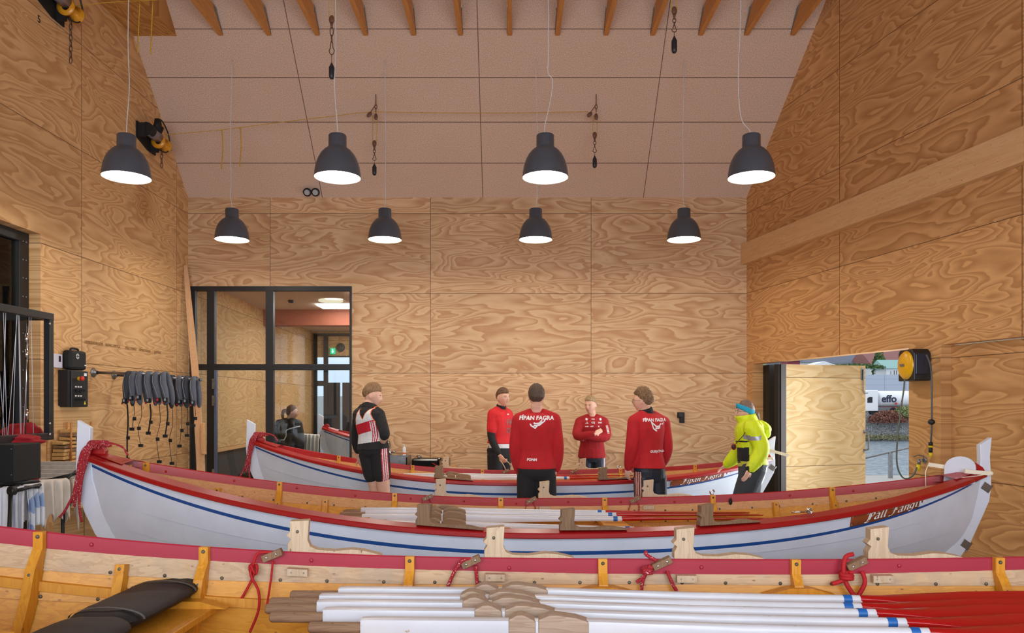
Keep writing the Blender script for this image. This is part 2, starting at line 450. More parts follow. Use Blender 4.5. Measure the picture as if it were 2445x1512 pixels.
def make_lamp():
    r = thing('pendant_lamp', '', 'pendant lamp', (0, 0, 0), 0, 'black bell pendant lamps')
    m = MB(); m.lathe(prof, n=40); m.lathe([(.2215, 0), (.2185, -.002), (.213, .05), (.19, .15), (.15, .22), (.02, .26)], n=40, mi=1)
    m.build('lamp_shade', [M['lampshell'], M['lampin']], r)
    m = MB(); m.lathe([(.204, .028), (.204, .024), (.001, .020)], n=40); m.build('diffuser', M['diff'], r)
    return r
for i, (px, D, _) in enumerate(lamps):
    z = EYE + 2.178
    if D < 5: loc = ((-1.6 if i == 8 else 1.8), D, z); lab = 'black bell pendant lamp above the %s half of the nearest boat' % ('bow', 'stern')[i - 8]
    else: q = P(px, 965, D); loc = (q.x, D, z); lab = 'black bell-shaped pendant lamp, lit, ' + pos[i]
    if lamp0 is None: lamp0 = make_lamp()
    r = dup(lamp0, loc, None, lab)
    # cord with its own kink, up to the roof
    zr_ = roof_z(D) - z - .03
    rnd = random.Random(i); kx = rnd.uniform(-.04, .04); pts = [(0, 0, .40)]
    for t, a in ((.03, .2), (.10, 1), (.2, .55), (.45, 1.1), (.75, .4), (1, .0)):
        pts.append((kx * a, 0, .41 + (zr_ - .41) * t))
    if i == 3: pts = [(0, 0, .40), (-.02, 0, .46), (-.09, 0, .55), (-.12, 0, .75), (-.125, 0, 1.1), (-.10, 0, 1.8), (-.06, 0, zr_)]
    if i == 2: pts = [(0, 0, .40), (-.005, 0, .5), (.045, 0, .72), (.07, 0, .93), (.02, 0, 1.05), (.03, 0, 1.5), (0, 0, zr_)]
    m = MB(); m.tube(catmull(pts, 6), .0042, 6); m.build('cord', M['cord'], r)
for o in list(lamp0.children) + [lamp0]: bpy.data.objects.remove(o)
# ------------------------------------------------------------------ interior glazing in the back wall
SB = F / YB
def bx(px): return (px - CX) / SB
def bz(py): return EYE - (py - CY) / SB
m = MB()
for a, b in ((455, 467), (495, 513), (635, 653), (835, 840)):
    m.b2((bx(a), YB - .02, 0), (bx(b), YB + .07, bz(684)))
m.b2((bx(455), YB - .021, bz(695)), (bx(840), YB + .071, bz(684)))
m.b2((bx(455), YB - .021, bz(884)), (bx(840), YB + .071, bz(870)))
m.b2((bx(455), YB - .021, .0), (bx(840), YB + .071, .1))
fr = struct(m.build('window_1', M['black'], bevel=.003))
for i, (a, b) in enumerate(((467, 495), (513, 635), (653, 835))):
    m = MB(); m.b2((bx(a), YB + .02, .1), (bx(b), YB + .028, bz(884))); m.b2((bx(a), YB + .02, bz(870)), (bx(b), YB + .028, bz(695)))
    m.build('pane', M['glass'], fr)
m = MB()
for y0 in (905, 945, 1120):
    m.b2((bx(509), YB - .05, bz(y0 + 24)), (bx(516), YB - .02, bz(y0)))
m.build('hinge', M['steel'], fr)
m = MB(); m.b2((bx(513), YB - .03, .1), (bx(518), YB + .03, bz(884))); m.build('door_edge', plain('blue_grey_edge', '#55617a', .4), fr)

# the room beyond the glazing
m = MB(); m.b2((-7.5, YB + .16, -.1), (2.2, 26.2, 0)); struct(m.build('floor', plain('grey_floor', '#7c7c7a', .5)))
bpy.data.objects['floor.001'].name = 'floor.001'
LW0 = Vector((-4.90, YB + .16, 0)); LW1 = Vector((-5.30, 20.0, 0)); d = (LW1 - LW0); lw = d.length
m = MB(); m.b2((0, 0, .9), (lw, .1, 3.62)); o = m.build('wall_far_room_left', M['ply_far']); o.location = LW0; o.rotation_euler = (0, 0, math.atan2(d.y, d.x)); struct(o)
m = MB(); m.b2((0, .04, 0), (lw, .14, .9)); o = m.build('trim_2', plain('dark_void_strip', '#23262e', .6)); o.location = LW0; o.rotation_euler = (0, 0, math.atan2(d.y, d.x)); struct(o)  # dark strip stands in for the shaded void below the plywood
m = MB(); m.b2((0, .0, .86), (lw, .12, .9)); o = m.build('trim_3', M['pine']); o.location = LW0; o.rotation_euler = (0, 0, math.atan2(d.y, d.x)); o.location.x += .02; struct(o)
t = NT('pink_ceiling'); t.set(t.ramp(t.noise(t.obj(), 40, 3, .7), [(.35, lin('#c3a490')), (.65, lin('#dcc4b2'))]), .9)
m = MB(); m.b2((-6.5, YB + .16, 3.6), (2.2, 20.2, 3.7)); struct(m.build('ceiling', t.mat))
m = MB(); m.b2((-5.3, 15.4, 3.28), (2.2, 15.7, 3.6)); struct(m.build('trim_4', plain('red_brown_beam', '#9c5236', .6)))
m = MB(); m.b2((2.1, YB + .16, 0), (2.2, 20.2, 3.6)); struct(m.build('wall_far_room_right', M['ply_far']))
# end wall with its glazed screen
SE = 90.0
def ex(px): return (px - CX) / SE
def ez(py): return EYE - (py - CY) / SE
m = MB(); m.b2((-5.6, 20.0, 0), (ex(750), 20.1, 3.62)); m.b2((ex(750), 20.0, ez(798)), (2.2, 20.1, 3.62)); m.b2((ex(750), 20.02, ez(853)), (2.2, 20.1, ez(798)))
m.b2((ex(860), 20, 0), (2.2, 20.1, 3.6))
struct(m.build('wall_far_room_end', M['ply_far']))
m = MB()
for a, b in ((750, 758), (774, 784), (838, 846)): m.b2((ex(a), 19.93, 0), (ex(b), 20.0, ez(798)))
m.b2((ex(750), 19.925, ez(803)), (ex(846), 20.0, ez(797))); m.b2((ex(750), 19.925, ez(922)), (ex(784), 20.0, ez(910)));
m.b2((ex(784), 19.97, .0), (ex(812), 20.02, ez(914))); m.b2((ex(818), 19.97, .0), (ex(846), 20.02, ez(914)))
m.b2((ex(784), 19.96, ez(853)), (ex(846), 20.02, ez(850)))
wf = struct(m.build('window_2', M['black']))
m = MB(); m.b2((ex(758), 20.03, .1), (ex(774), 20.04, ez(853))); m.b2((ex(784), 20.03, ez(914)), (ex(838), 20.04, ez(853))); m.b2((ex(812), 20.03, .1), (ex(818), 20.04, ez(914)))
m.build('pane', M['glass'], wf)
m = MB(); m.b2((ex(790), 19.95, ez(846)), (ex(801), 19.98, ez(832)))
o = m.build('exit_sign', emis('exit_green', (.02, .55, .25, 1), 1.1)); tag(o, 'small green illuminated exit sign with white arrow, beside the round clock', 'sign')
m = MB(); cx, cz = ex(795.5), ez(839)
m.prism([(-.012, .05), (.012, .05), (.012, -.01), (.035, -.01), (0, -.055), (-.035, -.01), (-.012, -.01)], 19.945, 19.949, lambda u, v, d: (cx + u, d, cz + v)); m.build('arrow', emis('exit_white', (1, 1, 1, 1), 1.2), o)
r = thing('wall_clock', 'dark round clock above the far glazed screen', 'clock', (ex(814), 19.98, ez(830)))
m = MB(); Mx = Matrix.Rotation(PI / 2, 3, 'X'); m.lathe([(.001, .03), (.10, .03), (.115, .02), (.115, 0), (.001, 0)], M=Mx); m.build('case', plain('clock_face', '#2a2f33', .4), r)
m = MB(); m.bar((0, -.035, 0), (.05, -.035, -.03), .008, .004); m.bar((0, -.035, 0), (-.01, -.035, .08), .008, .004); m.build('hand', M['steel'], r)
# ceiling lights of that room
m = MB(); m.lathe([(.001, 0), (.22, 0), (.225, .02), (.22, .03)], n=32); o = m.build('ceiling_light', emis('round_light', (1, .86, .6, 1), .75)); o.location = (-3.35, 13.95, 3.565); tag(o, 'round ceiling light seen through the interior window', 'ceiling light')
m = MB(); m.b2((-3.76, 14.5, 3.57), (-2.3, 15.05, 3.6)); o = m.build('ceiling_light', emis('panel_light', (1, .97, .92, 1), 15)); tag(o, 'bright rectangular ceiling light seen through the interior window', 'ceiling light')
m = MB(); m.lathe([(.001, -.05), (.04, -.05), (.055, -.03), (.055, 0)], n=20); o = m.build('smoke_detector', M['black']); o.location = (-4.1, 14.0, 3.6); tag(o, 'small dark smoke detector on the far room ceiling', 'smoke detector')
for i, (x, y) in enumerate(((-2.2, 13.2), (-.5, 17.5), (-3.2, 18.2))):  # unseen glowing panels added to brighten the far room
    m = MB(); m.b2((x - .5, y - .5, 3.57), (x + .5, y + .5, 3.6)); o = m.build('ceiling_light', emis('panel_light', (1, .97, .92, 1), 15)); tag(o, 'added light panel out of view beyond the glazing, %s' % ('nearest the glazing', 'far right one', 'far left one')[i], 'ceiling light', 'added light panels beyond the glazing')
# beyond the end wall: sky through its window, a white wall base
m = MB(); m.b2((-6.9, 22.2, 0), (.5, 22.3, 1.9)); struct(m.build('wall_far_yard', plain('white_render', '#d9dde2', .8)))
# hatch leaf and dark locker in the far room

r = thing('coiled_hose', 'dark coiled hose on the floor behind the interior window', 'hose', (-4.15, 12.3, 0))
m = MB()
for k in range(9): m.tube([(.27 * math.cos(a), .27 * math.sin(a), .04 + k * .06) for a in [2 * PI * j / 24 for j in range(24)]], .03, 6, closed=True)
m.build('coil', M['black2'], r)

# ------------------------------------------------------------------ window in the left wall
xo = XL - .13
m = MB()
ya, yb_ = YB - WL[1], YB - WL[0]
m.b2((xo - .07, yb_ - .15, WL[2]), (xo + .01, yb_ - .0, WL[3])); m.b2((xo - .07, ya, WL[2]), (xo + .01, ya + .15, WL[3]))
m.b2((xo - .07, ya, WL[3] - .10), (xo + .012, yb_, WL[3])); m.b2((xo - .07, ya, WL[2]), (xo + .012, yb_, WL[2] + .12))
m.b2((xo - .07, 5.6, WL[2]), (xo + .011, 5.75, WL[3]))
fr = struct(m.build('window_3', M['black'], bevel=.004))
m = MB(); m.b2((xo - .04, ya + .1, WL[2] + .1), (xo - .032, yb_ - .1, WL[3] - .1)); m.build('pane', M['glass'], fr)
m = MB()
for k in range(16):
    for dy in (.05, .10): m.sphere((xo + .012, yb_ - dy, .5 + k * .19), .008, 8, 4)
m.build('screw', M['steel'], fr)
m = MB(); B = M['ply_far']
m.b2((xo - 2.6, ya - 1, -.1), (xo - .08, yb_ + 1.2, 0)); m.b2((xo - 2.6, ya - 1, 3.7), (xo - .08, yb_ + 1.2, 3.8)); m.b2((xo - 2.6, ya - 1, 0), (xo - 2.5, yb_ + 1.2, 3.7))
m.b2((xo - 2.6, yb_ + 1.1, 0), (xo - .08, yb_ + 1.2, 3.7)); m.b2((xo - 2.6, ya - 1, 0), (xo - .08, ya - .9, 3.7))
struct(m.build('wall_side_room', B))
m = MB(); m.b2((xo - 1.8, 5.0, 3.66), (xo - 1.2, 7.5, 3.7)); tag(m.build('ceiling_light', emis('side_room_fill', (1, .95, .88, 1), 3)), 'added light panel in the side room behind the left window', 'ceiling light')  # out-of-view panel added to lift the dark side room

# ------------------------------------------------------------------ right wall doors
def RWp(u, t, z): return RC + RD * u + RN * t + Vector((0, 0, z))
m = MB(); m.b2((.19, .165, 0), (.36, .345, 2.25)); o = m.build('door_frame', M['black']); o.location = RC; o.rotation_euler = (0, 0, R_ROT); o.name = 'door_1'; struct(o)
m2 = MB(); m2.b2((.20, .40, 0), (.27, .43, 2.25)); m2.build('door_edge', plain('blue_grey_profile', '#6d7890', .35), o)
A = Vector((3.886, 10.71, 0)); dv = Vector((.952, .307, 0)).normalized(); rz = math.atan2(dv.y, dv.x)
m = MB(); m.b2((0, 0, .02), (1.41, .06, 2.235))
leaf = m.build('door_2', [M['ply_leaf']]); leaf.location = A; leaf.rotation_euler = (0, 0, rz); struct(leaf)
m = MB(); m.b2((-.085, -.02, .0), (0, .07, 2.235)); m.build('door_edge', plain('dark_brown_edge', '#38281a', .45), leaf)
m = MB(); m.b2((-.11, .0, .0), (-.085, .10, 2.235)); m.build('door_seal', M['black'], leaf)
m = MB(); m.tube(catmull([(1.385, -.0, 1.25), (1.40, -.06, 1.24), (1.40, -.07, 1.20), (1.40, -.07, 1.05), (1.40, -.06, 1.0), (1.385, 0, .99)], 4), .011, 8)
m.box((1.385, -.004, 1.26), (.03, .008, .05)); m.box((1.385, -.004, .98), (.03, .008, .05)); m.build('door_handle', M['steel'], leaf)
m = MB(); m.box((1.35, -.006, 2.11), (.05, .012, .17)); m.tube([(1.35, -.02, 2.18), (1.35, -.02, 1.86), (1.37, -.02, 1.83), (1.43, -.02, 1.83)], .008, 8); m.build('bolt', M['steel'], leaf)
m = MB(); m.tube([(1.35, -.02, .1), (1.35, -.02, .33), (1.37, -.04, .35), (1.43, -.05, .35)], .008, 8); m.build('bolt', M['steel'], leaf)
# closed plywood gate in the second opening
m = MB(); m.b2((D2[0] - .02, .115, 0), (D2[1] + .02, .160, 2.262)); o = m.build('door_3', M['ply_right']); o.location = RC; o.rotation_euler = (0, 0, R_ROT); struct(o)

# ------------------------------------------------------------------ outside, seen through the door
def O(px, py, D): return P(px, py, D)
t = NT('dock_boards'); v = t.sep(t.obj()); st = t.math('FRACT', t.math('MULTIPLY', v[1], 7.))
c = t.mix(t.math('LESS_THAN', st, .08), lin('#b9b6ae'), lin('#6b6963')); t.set(c, .7)
m = MB(); m.add([(3.9, 4, -.02), (16, 4, -.02), (16, 17.9, -.02), (3.4, 17.9, -.02)], [(0, 1, 2, 3)]); m.b2((3.4, 17.8, -.4), (16, 17.9, -.02))
struct(m.build('floor', t.mat))
t = NT('harbour_water'); n = t.noise(t.mapping(t.obj(), (1, .55, 1)), 2.3, 5, .65)
t.set(t.ramp(n, [(.35, lin('#6f8494')), (.65, lin('#b4c2cb'))]), .12, spec=.6); t.bump(n, .9, .3)
m = MB(); m.add([(-40, 18, -2.87), (120, 18, -2.87), (120, 96, -2.87), (-40, 96, -2.87)], [(0, 1, 2, 3)])
struct(m.build('floor', t.mat)); 
# quay of stacked stones
t = NT('quay_stones'); vo = t.n('ShaderNodeTexVoronoi', feature='DISTANCE_TO_EDGE'); vo2 = t.n('ShaderNodeTexVoronoi')
for q in (vo, vo2): t.l(t.mapping(t.obj(), (.9, .9, 1.2)), q.inputs['Vector'])
c = t.mix(.5, t.ramp(t.noise(t.obj(), 4, 4), [(.3, lin('#7c8184')), (.7, lin('#b4b9bb'))]), vo2.outputs['Color'], 'SOFT_LIGHT')
sp = t.n('ShaderNodeHueSaturation'); sp.inputs['Saturation'].default_value = .25; t.l(c, sp.inputs['Color'])
c = t.mix(t.ramp(vo.outputs[0], [(.02, 1.), (.07, 0.)]), sp.outputs[0], lin('#2a2d2c')); t.set(c, .9); t.bump(vo.outputs[0], 1, .2)
rows = []
for i in range(9):
    r_ = []
    for j in range(60):
        x = 25 + j * 1.0; z = -3 + i * .42
        w = noise.noise(Vector((x * .8, z * 1.3, 0))) * .5
        r_.append((x, 92.6 + w + i * .08, z))
    rows.append(r_)
m = MB(); m.grid(rows); m.b2((25, 93.4, -3), (85, 130, .22 + .1)); tag(m.build('stone_quay', t.mat), 'grey rubble-stone quay across the water', 'quay')
M['leaf'] = plain('foliage_green', '#56703f', .9, 0, .35, 2)
M['bush'] = plain('rusty_bush', '#8a5b4a', .9, 0, .35, 2)
def foliage(name, c, r, n, mat, label, cat, seed=1, squash=.7, cell=.35):
    rnd = random.Random(seed); m = MB()
    for k in range(n):
        a = rnd.random() * 2 * PI; e = rnd.random(); q = Vector((math.cos(a) * r[0] * math.sqrt(e), math.sin(a) * r[1] * math.sqrt(e), (rnd.random() ** .7) * r[2] * math.sqrt(1 - e * .9)))
        s = cell * rnd.uniform(.5, 1.3); ax = Vector((rnd.gauss(0, 1), rnd.gauss(0, 1), rnd.gauss(0, 1))).normalized(); Mr = Matrix.Rotation(rnd.random() * 6, 3, ax)
        m.add([Vector(c) + q + Mr @ Vector(v) * s for v in ((-.5, 0, -.3), (.5, 0, -.3), (.35, .1, .4), (-.35, .1, .4))], [(0, 1, 2, 3)])
    o = m.build(name, mat); return tag(o, label, cat)
foliage('bush', O(2120, 1010, 92.4), (2.4, .8, 1.6), 1800, M['bush'], 'rust-brown bush growing over the quay wall below the tanker', 'bush', 3, cell=.2)
foliage('bush', O(2080, 1050, 92.0), (9, .5, .6), 2200, plain('seaweed', '#8f8c66', .9, 0, .3), 'yellow-green weed band along the foot of the quay wall', 'weeds', 4, cell=.16)
foliage('bush', O(2160, 1000, 92.6), (1.5, .8, 1.6), 1200, plain('moss', '#8e9660', .9, 0, .3), 'yellow-green shrub on the quay wall beside the hose', 'bush', 5, cell=.2)
# tanker
M['truck'] = plain('truck_white', '#f2f3f5', .3); M['tyre'] = plain('tyre', '#1d1e20', .8)
D = 95.0; s_ = F / D; base = O(2080, 988, D)
r = thing('tank_truck', 'white tank truck with dark lettering parked on the far quay', 'truck', base)
def tx(px): return (px - 2080) / s_
def tz(py): return (988 - py) / s_
m = MB(); tank = [(tx(2096), 0)]
m.tube([(tx(2105), 1.2, tz(953)), (tx(2108), 1.2, tz(953)), (tx(2200), 1.2, tz(953)), (tx(2204), 1.2, tz(953))], [.9, 1.05, 1.05, .9], 28); m.build('tank', M['truck'], r)
m = MB(); m.prism([(tx(2064), tz(982)), (tx(2064), tz(935)), (tx(2070), tz(932)), (tx(2097), tz(932)), (tx(2097), tz(982))], 0, 2.4, lambda u, v, d: (u, d, v)); m.build('cab', M['truck'], r, bevel=.08)
m = MB(); m.prism([(tx(2071), tz(962)), (tx(2071), tz(951)), (tx(2076), tz(948)), (tx(2083), tz(948)), (tx(2083), tz(962))], -.03, .02, lambda u, v, d: (u, d, v)); m.build('cab_window', M['black'], r)
m = MB(); m.b2((tx(2096), .2, tz(984)), (tx(2210), 2.2, tz(975))); m.build('chassis', M['black2'], r)
m = MB(); m.b2((tx(2097), .1, tz(984)), (tx(2130), .2, tz(973))); m.build('side_skirt', plain('grey_skirt', '#70757a', .5), r)
m = MB(); m.b2((tx(2106), .15, tz(974)), (tx(2200), .2, tz(972))); m.build('red_stripe', plain('red_stripe', '#a5303a', .5), r)
m = MB(); m.prism([(0, -.18), (.18, 0), (0, .18), (-.18, 0)], .10, .14, lambda u, v, d: (tx(2141) + u, d, tz(964) + v)); m.build('hazard_sign', plain('hazard_red', '#c43a3a', .5), r)
Mx = Matrix.Rotation(PI / 2, 3, 'X')
for px in (2087, 2134, 2150, 2196):
    m = MB(); m.lathe([(.001, 0), (.25, 0), (.3, .04), (.48, .04), (.52, 0), (.52, -.3), (.001, -.3)], c=(tx(px), .08, tz(983)), M=Mx, n=24); m.build('wheel', M['tyre'], r)
def text_mesh(name, s, size, mat, parent=None, extrude=.004, shear=0, align='CENTER', offset=0):
    cu = bpy.data.curves.new(name, 'FONT'); cu.body = s; cu.size = size; cu.extrude = extrude; cu.shear = shear; cu.align_x = align; cu.align_y = 'CENTER'; cu.offset = offset
    o = bpy.data.objects.new(name, cu); COL.objects.link(o)
    dg = bpy.context.evaluated_depsgraph_get(); me = bpy.data.meshes.new_from_object(o.evaluated_get(dg)); bpy.data.objects.remove(o)
    me.materials.clear(); me.materials.append(mat); o = bpy.data.objects.new(name, me); COL.objects.link(o)
    if parent: o.parent = parent
    return o
o = text_mesh('lettering', 'effo', 1.25, plain('navy_print', '#1c2747', .5), r, .02, 0, 'CENTER', .03); o.location = (tx(2124), .12, tz(953)); o.rotation_euler = (PI / 2, 0, 0)
# buildings on the far shore
def building(name, label, x0, x1, y0, y1, D, depth, mat, roof=None, roofh=0, wins=(), ridge='x', roofmat=None):
    a = O(x0, y0, D); b = O(x1, y1, D); r = thing(name, label, 'building', (a.x, D, a.z))
    w = b.x - a.x; h = b.z - a.z
    m = MB(); m.b2((0, 0, 0), (w, depth, h)); m.build('wall', mat, r)
    if roof:
        rh = roofh * D / F
        m = MB(); m.prism([(-.5, 0), (depth / 2, rh), (depth + .5, 0)], -.5, w + .5, lambda u, v, d: (d, u, v + h)) if ridge == 'x' else m.prism([(-.5, 0), (w / 2, rh), (w + .5, 0)], -.5, depth, lambda u, v, d: (u, d, v + h))
        m.build('roof', roofmat, r)
    for (wx0, wx1, wy0, wy1) in wins:
        p = O(wx0, wy0, D); q = O(wx1, wy1, D); m = MB(); m.b2((p.x - a.x, -.06, p.z - a.z), (q.x - a.x, .02, q.z - a.z)); f_ = m.build('window', M['truck'], r)
        g = .12; m = MB(); nn = 2 if (wx1 - wx0) > 9 else 1; ww = (q.x - p.x) / nn
        for k in range(nn): m.b2((p.x - a.x + k * ww + g, -.09, p.z - a.z + g), (p.x - a.x + (k + 1) * ww - g, -.05, q.z - a.z - g))
        m.build('pane', plain('dark_pane', '#39424a', .2), f_)
    return r
M['hw'] = plain('white_cladding', '#eef1f2', .6); M['hg'] = plain('roof_grey', '#5c6270', .7); M['hr'] = plain('roof_red', '#8b5a55', .7); M['ht'] = plain('roof_teal', '#8fb5ad', .7)
t = NT('pale_cladding'); v = t.sep(t.obj())
g1 = t.math('LESS_THAN', t.math('FRACT', t.math('MULTIPLY', v[0], .33)), .03); g2 = t.math('LESS_THAN', t.math('FRACT', t.math('MULTIPLY', v[2], 1.2)), .05)
t.set(t.mix(t.math('MAXIMUM', g1, g2), lin('#b4bfcf'), lin('#98a3b3')), .6); M['hp'] = t.mat
building('warehouse', 'long pale grey panel-clad building behind the tank truck', 1960, 2300, 975, 895, 108, 6, M['hp'])
building('house', 'white house with brown-red roof and dark windows', 2085, 2300, 910, 872, 125, 8, M['hw'], True, 40, [(2093, 2105, 896, 882), (2107, 2111, 896, 882), (2124, 2128, 894, 880), (2130, 2143, 893, 879)], 'x', M['hr'])
building('house', 'white house wing with pale teal roof', 2116, 2300, 912, 880, 117, 4, M['hw'], True, 22, [(2124, 2129, 898, 884), (2132, 2143, 897, 883)], 'x', M['ht'])
building('house', 'white upper house with a row of dark windows', 2100, 2200, 870, 838, 152, 8, M['hw'], True, 14, [(2122, 2142, 850, 842)], 'x', M['hg'])
building('house', 'white house with broad dark grey roof above the open door leaf', 1985, 2085, 905, 868, 131, 9, M['hw'], True, 24, [], 'x', M['hg'])
building('house', 'white gabled house, its grey roof behind the top of the open door leaf', 1880, 1975, 905, 866, 126, 9, M['hw'], True, 17, [], 'x', M['hg'])
building('shed', 'low red shed left of the grey roofs', 1880, 1910, 905, 862, 121, 3, plain('red_wood', '#93404a', .7), True, 3, [], 'x', M['hg'])
building('house', 'white gable end beside the grey roofs', 1945, 1985, 905, 872, 120, 4, M['hw'], True, 9, [], 'y', M['hw'])
foliage('tree', O(2099, 893, 121), (1.0, 1, 3.9), 900, M['leaf'], 'green leafy tree beside the red roof', 'tree', 8, cell=.35)
foliage('hedge', O(2045, 880, 117), (4.6, .8, .7), 900, M['leaf'], 'green hedge below the broad grey roof', 'hedge', 9, cell=.3)
# grassy hillside
rows = []
for i in range(14):
    rows.append([(22 + j * 9, 100 + i * 18 + 0, -2.6 + (i ** 1.5) * 1.15 + noise.noise(Vector((j * .3, i * .3, 4))) * (2 if i > 2 else .2)) for j in range(26)])
m = MB(); m.grid(rows); t = NT('hillside'); t.set(t.ramp(t.noise(t.obj(), .12, 6, .65), [(.35, lin('#46583a')), (.65, lin('#7f9065'))]), .95); struct(m.build('floor', t.mat))
# handrail on the dock
r = thing('dock_railing', 'grey steel railing on the dock outside the open door', 'railing', (0, 0, 0))
p1 = O(2126, 1140, 17.2); m = MB(); m.box((p1.x, 17.2, .28), (.085, .05, .6)); m.build('post', M['steel'], r)
m = MB(); m.tube([O(2040, 1101, 17.6), O(2126, 1080, 17.2), O(2230, 1056, 16.6)], .02, 8); m.build('rail', M['steel'], r)
# ------------------------------------------------------------------ rowing boats
M['red'] = paint('red_rail_paint', '#a81417', .34, None, coat=.08)
M['redw'] = paint('worn_red_rail_paint', '#a8283c', .42, '#d9b08a', .735, 5, .03)
M['blue'] = paint('blue_stripe_paint', '#0b4a94', .4)
M['cream'] = plain('cream_edge', '#f1e6cd', .5)
M['pl_pale'] = timber('bare_pine_planking', '#d4b68e', '#b48f66', 0, .5, 6, 0, '#a08f80')
M['pl_tan'] = timber('tan_pine_planking', '#d9a466', '#bd8344', 0, .45, 6, 0)
M['pl_varn'] = timber('varnished_planking', '#e8a836', '#c98626', 0, .38, 6, .0)
M['rib'] = timber('varnished_rib', '#e6a638', '#c88224', 2, .4, 5, .0)
M['block'] = timber('pale_oarlock_wood', '#d6c2a6', '#b69c7c', 2, .65, 8)
M['blockd'] = timber('weathered_oarlock_wood', '#99795a', '#6f5540', 2, .7, 8)
M['rivet'] = plain('oxidised_rivet', '#6a6557', .5, .5, .4, 60)
M['screwm'] = plain('screw_metal', '#b9bcc0', .3, .9)
M['board'] = timber('varnished_name_board', '#a4522a', '#7d3a1c', 0, .3, 6, .3)
M['ink'] = plain('white_lettering', '#f3f3f0', .5)
t = NT('red_rope'); v = t.sep(t.obj()); q = t.noise(t.mapping(t.obj(), (60, 60, 60)), 2, 2, .6)
t.set(t.mix(t.ramp(q, [(.63, 0.), (.66, 1.)]), lin('#a31c2a'), lin('#e3dcd8')), .8); M['rope'] = t.mat
M['rope2'] = plain('plain_red_rope', '#b3161f', .75, 0, .12, 90)
M['black_pad'] = plain('black_foam_pad', '#1a1c20', .6, 0, .08, 12, .15)

def lerp_tab(tab, t):
    """smooth (cubic Hermite) table look-up"""
    n = len(tab)
    for i in range(n - 1):
        a, va = tab[i]; b, vb = tab[i + 1]
        if t <= b + 1e-9:
            h = b - a; k = (t - a) / h; out = []
            for j in range(len(va)):
                s0 = (vb[j] - va[j]) / h
                sp = (va[j] - tab[i - 1][1][j]) / (a - tab[i - 1][0]) if i else s0
                sn = (tab[i + 2][1][j] - vb[j]) / (tab[i + 2][0] - b) if i < n - 2 else s0
                m0 = (s0 + sp) / 2 * h; m1 = (s0 + sn) / 2 * h
                out.append((2 * k ** 3 - 3 * k ** 2 + 1) * va[j] + (k ** 3 - 2 * k ** 2 + k) * m0 + (-2 * k ** 3 + 3 * k ** 2) * vb[j] + (k ** 3 - k ** 2) * m1)
            return tuple(out)
    return tab[-1][1]
MIDP = [(0, (1, 0)), (.36, (.955, -.20)), (.56, (.86, -.33)), (.74, (.68, -.43)), (.88, (.44, -.50)), (1, (.035, -.54))]
ENDL = [(0, (0, 0)), (.36, (.05, -.31)), (.56, (.11, -.50)), (.74, (.22, -.68)), (.88, (.42, -.82)), (1, (.85, -.93))]
ENDR = [(0, (0, 0)), (.36, (.04, -.22)), (.56, (.09, -.40)), (.74, (.20, -.56)), (.88, (.40, -.70)), (1, (.80, -.79))]
STEML = [(.055, .24), (.064, -.12), (.042, -.315), (-.003, -.44), (-.078, -.595), (-.22, -.76), (-.45, -.89), (-.85, -.98)]
STEMLI = [(-.90, -.90), (-.55, -.82), (-.34, -.68), (-.17, -.50), (-.11, -.36), (-.06, -.2), (-.042, 0), (-.035, .05), (-.038, .185)]
STEMR = [(.038, .247), (.022, .095), (.030, -.055), (.030, -.13), (.013, -.24), (-.046, -.367), (-.136, -.553), (-.24, -.70), (-.45, -.80), (-.80, -.86)]
STEMRI = [(-.85, -.78), (-.52, -.72), (-.34, -.60), (-.22, -.44), (-.14, -.28), (-.08, -.12), (-.06, 0), (-.052, .073), (-.055, .19)]
def smooth_tab(tab):
    def f(t):
        return lerp_tab(tab, t)
    return f
class Boat:
    def __init__(s, p):
        (s.cx, s.cy, s.yaw, s.roll, s.L, s.B, s.z0, s.rl, s.rr, s.pl, s.ql, s.a, s.pr, s.qr) = p
        s.hl = s.L / 2
    def pt(s, side, u, t, off=0.0):
        a = abs(u); b0, z0 = lerp_tab(MIDP, t); e = ENDL if u < 0 else ENDR; dx, dz = lerp_tab(e, t)
        r, p, q = (s.rl, s.pl, s.ql) if u < 0 else (s.rr, s.pr, s.qr)
        zm = s.z0 + z0; ze = s.z0 + r + dz * (s.z0 + r - .38) / (1.31 - .38 if u < 0 else 1.167 - .38)
        a = min(a, 1)
        z = zm + (ze - zm) * a ** (p + t * 1.2)
        y = s.B / 2 * b0 * (1 - a ** (q + (1.6 - q) * t))
        x = math.copysign(a * (s.hl - dx), u)
        if off:
            if off > 0: off *= 1 - a ** 10
            # outward direction: mostly sideways, down along the bottom
            k = max(0, (t - .5)) * 1.7; n = Vector((math.copysign(a ** 6 * .5, u), 1, -k)).normalized()
            x += n.x * off; y = max(y + n.y * off, .004 if off < 0 else off * .5); z += n.z * off
        return Vector((x, side * y, z))
    def ux(s, x, t):
        dx = lerp_tab(ENDL if x < 0 else ENDR, t)[0]
        return x / (s.hl - dx)
    def sheer(s, side, x): return s.pt(side, x / s.hl, 0)
    def frame(s, side, x):
        a = s.sheer(side, x - .02); b = s.sheer(side, x + .02); tg = (b - a).normalized(); n = Vector((-tg.y, tg.x, 0)).normalized()
        if n.y * side < 0: n = -n
        return s.sheer(side, x), tg, n
    def world(s, v):
        return Matrix.Translation((s.cx, s.cy, 0)) @ Matrix.Rotation(s.yaw, 4, 'Z') @ Matrix.Rotation(s.roll, 4, 'X') @ Vector(v)
    def inner_at_z(s, side, x, z):
        lo, hi = 0., 1.
        for _ in range(24):
            m_ = (lo + hi) / 2
            if s.pt(side, s.ux(x, m_), m_, -.02).z > z: lo = m_
            else: hi = m_
        return s.pt(side, s.ux(x, lo), lo, -.02), lo

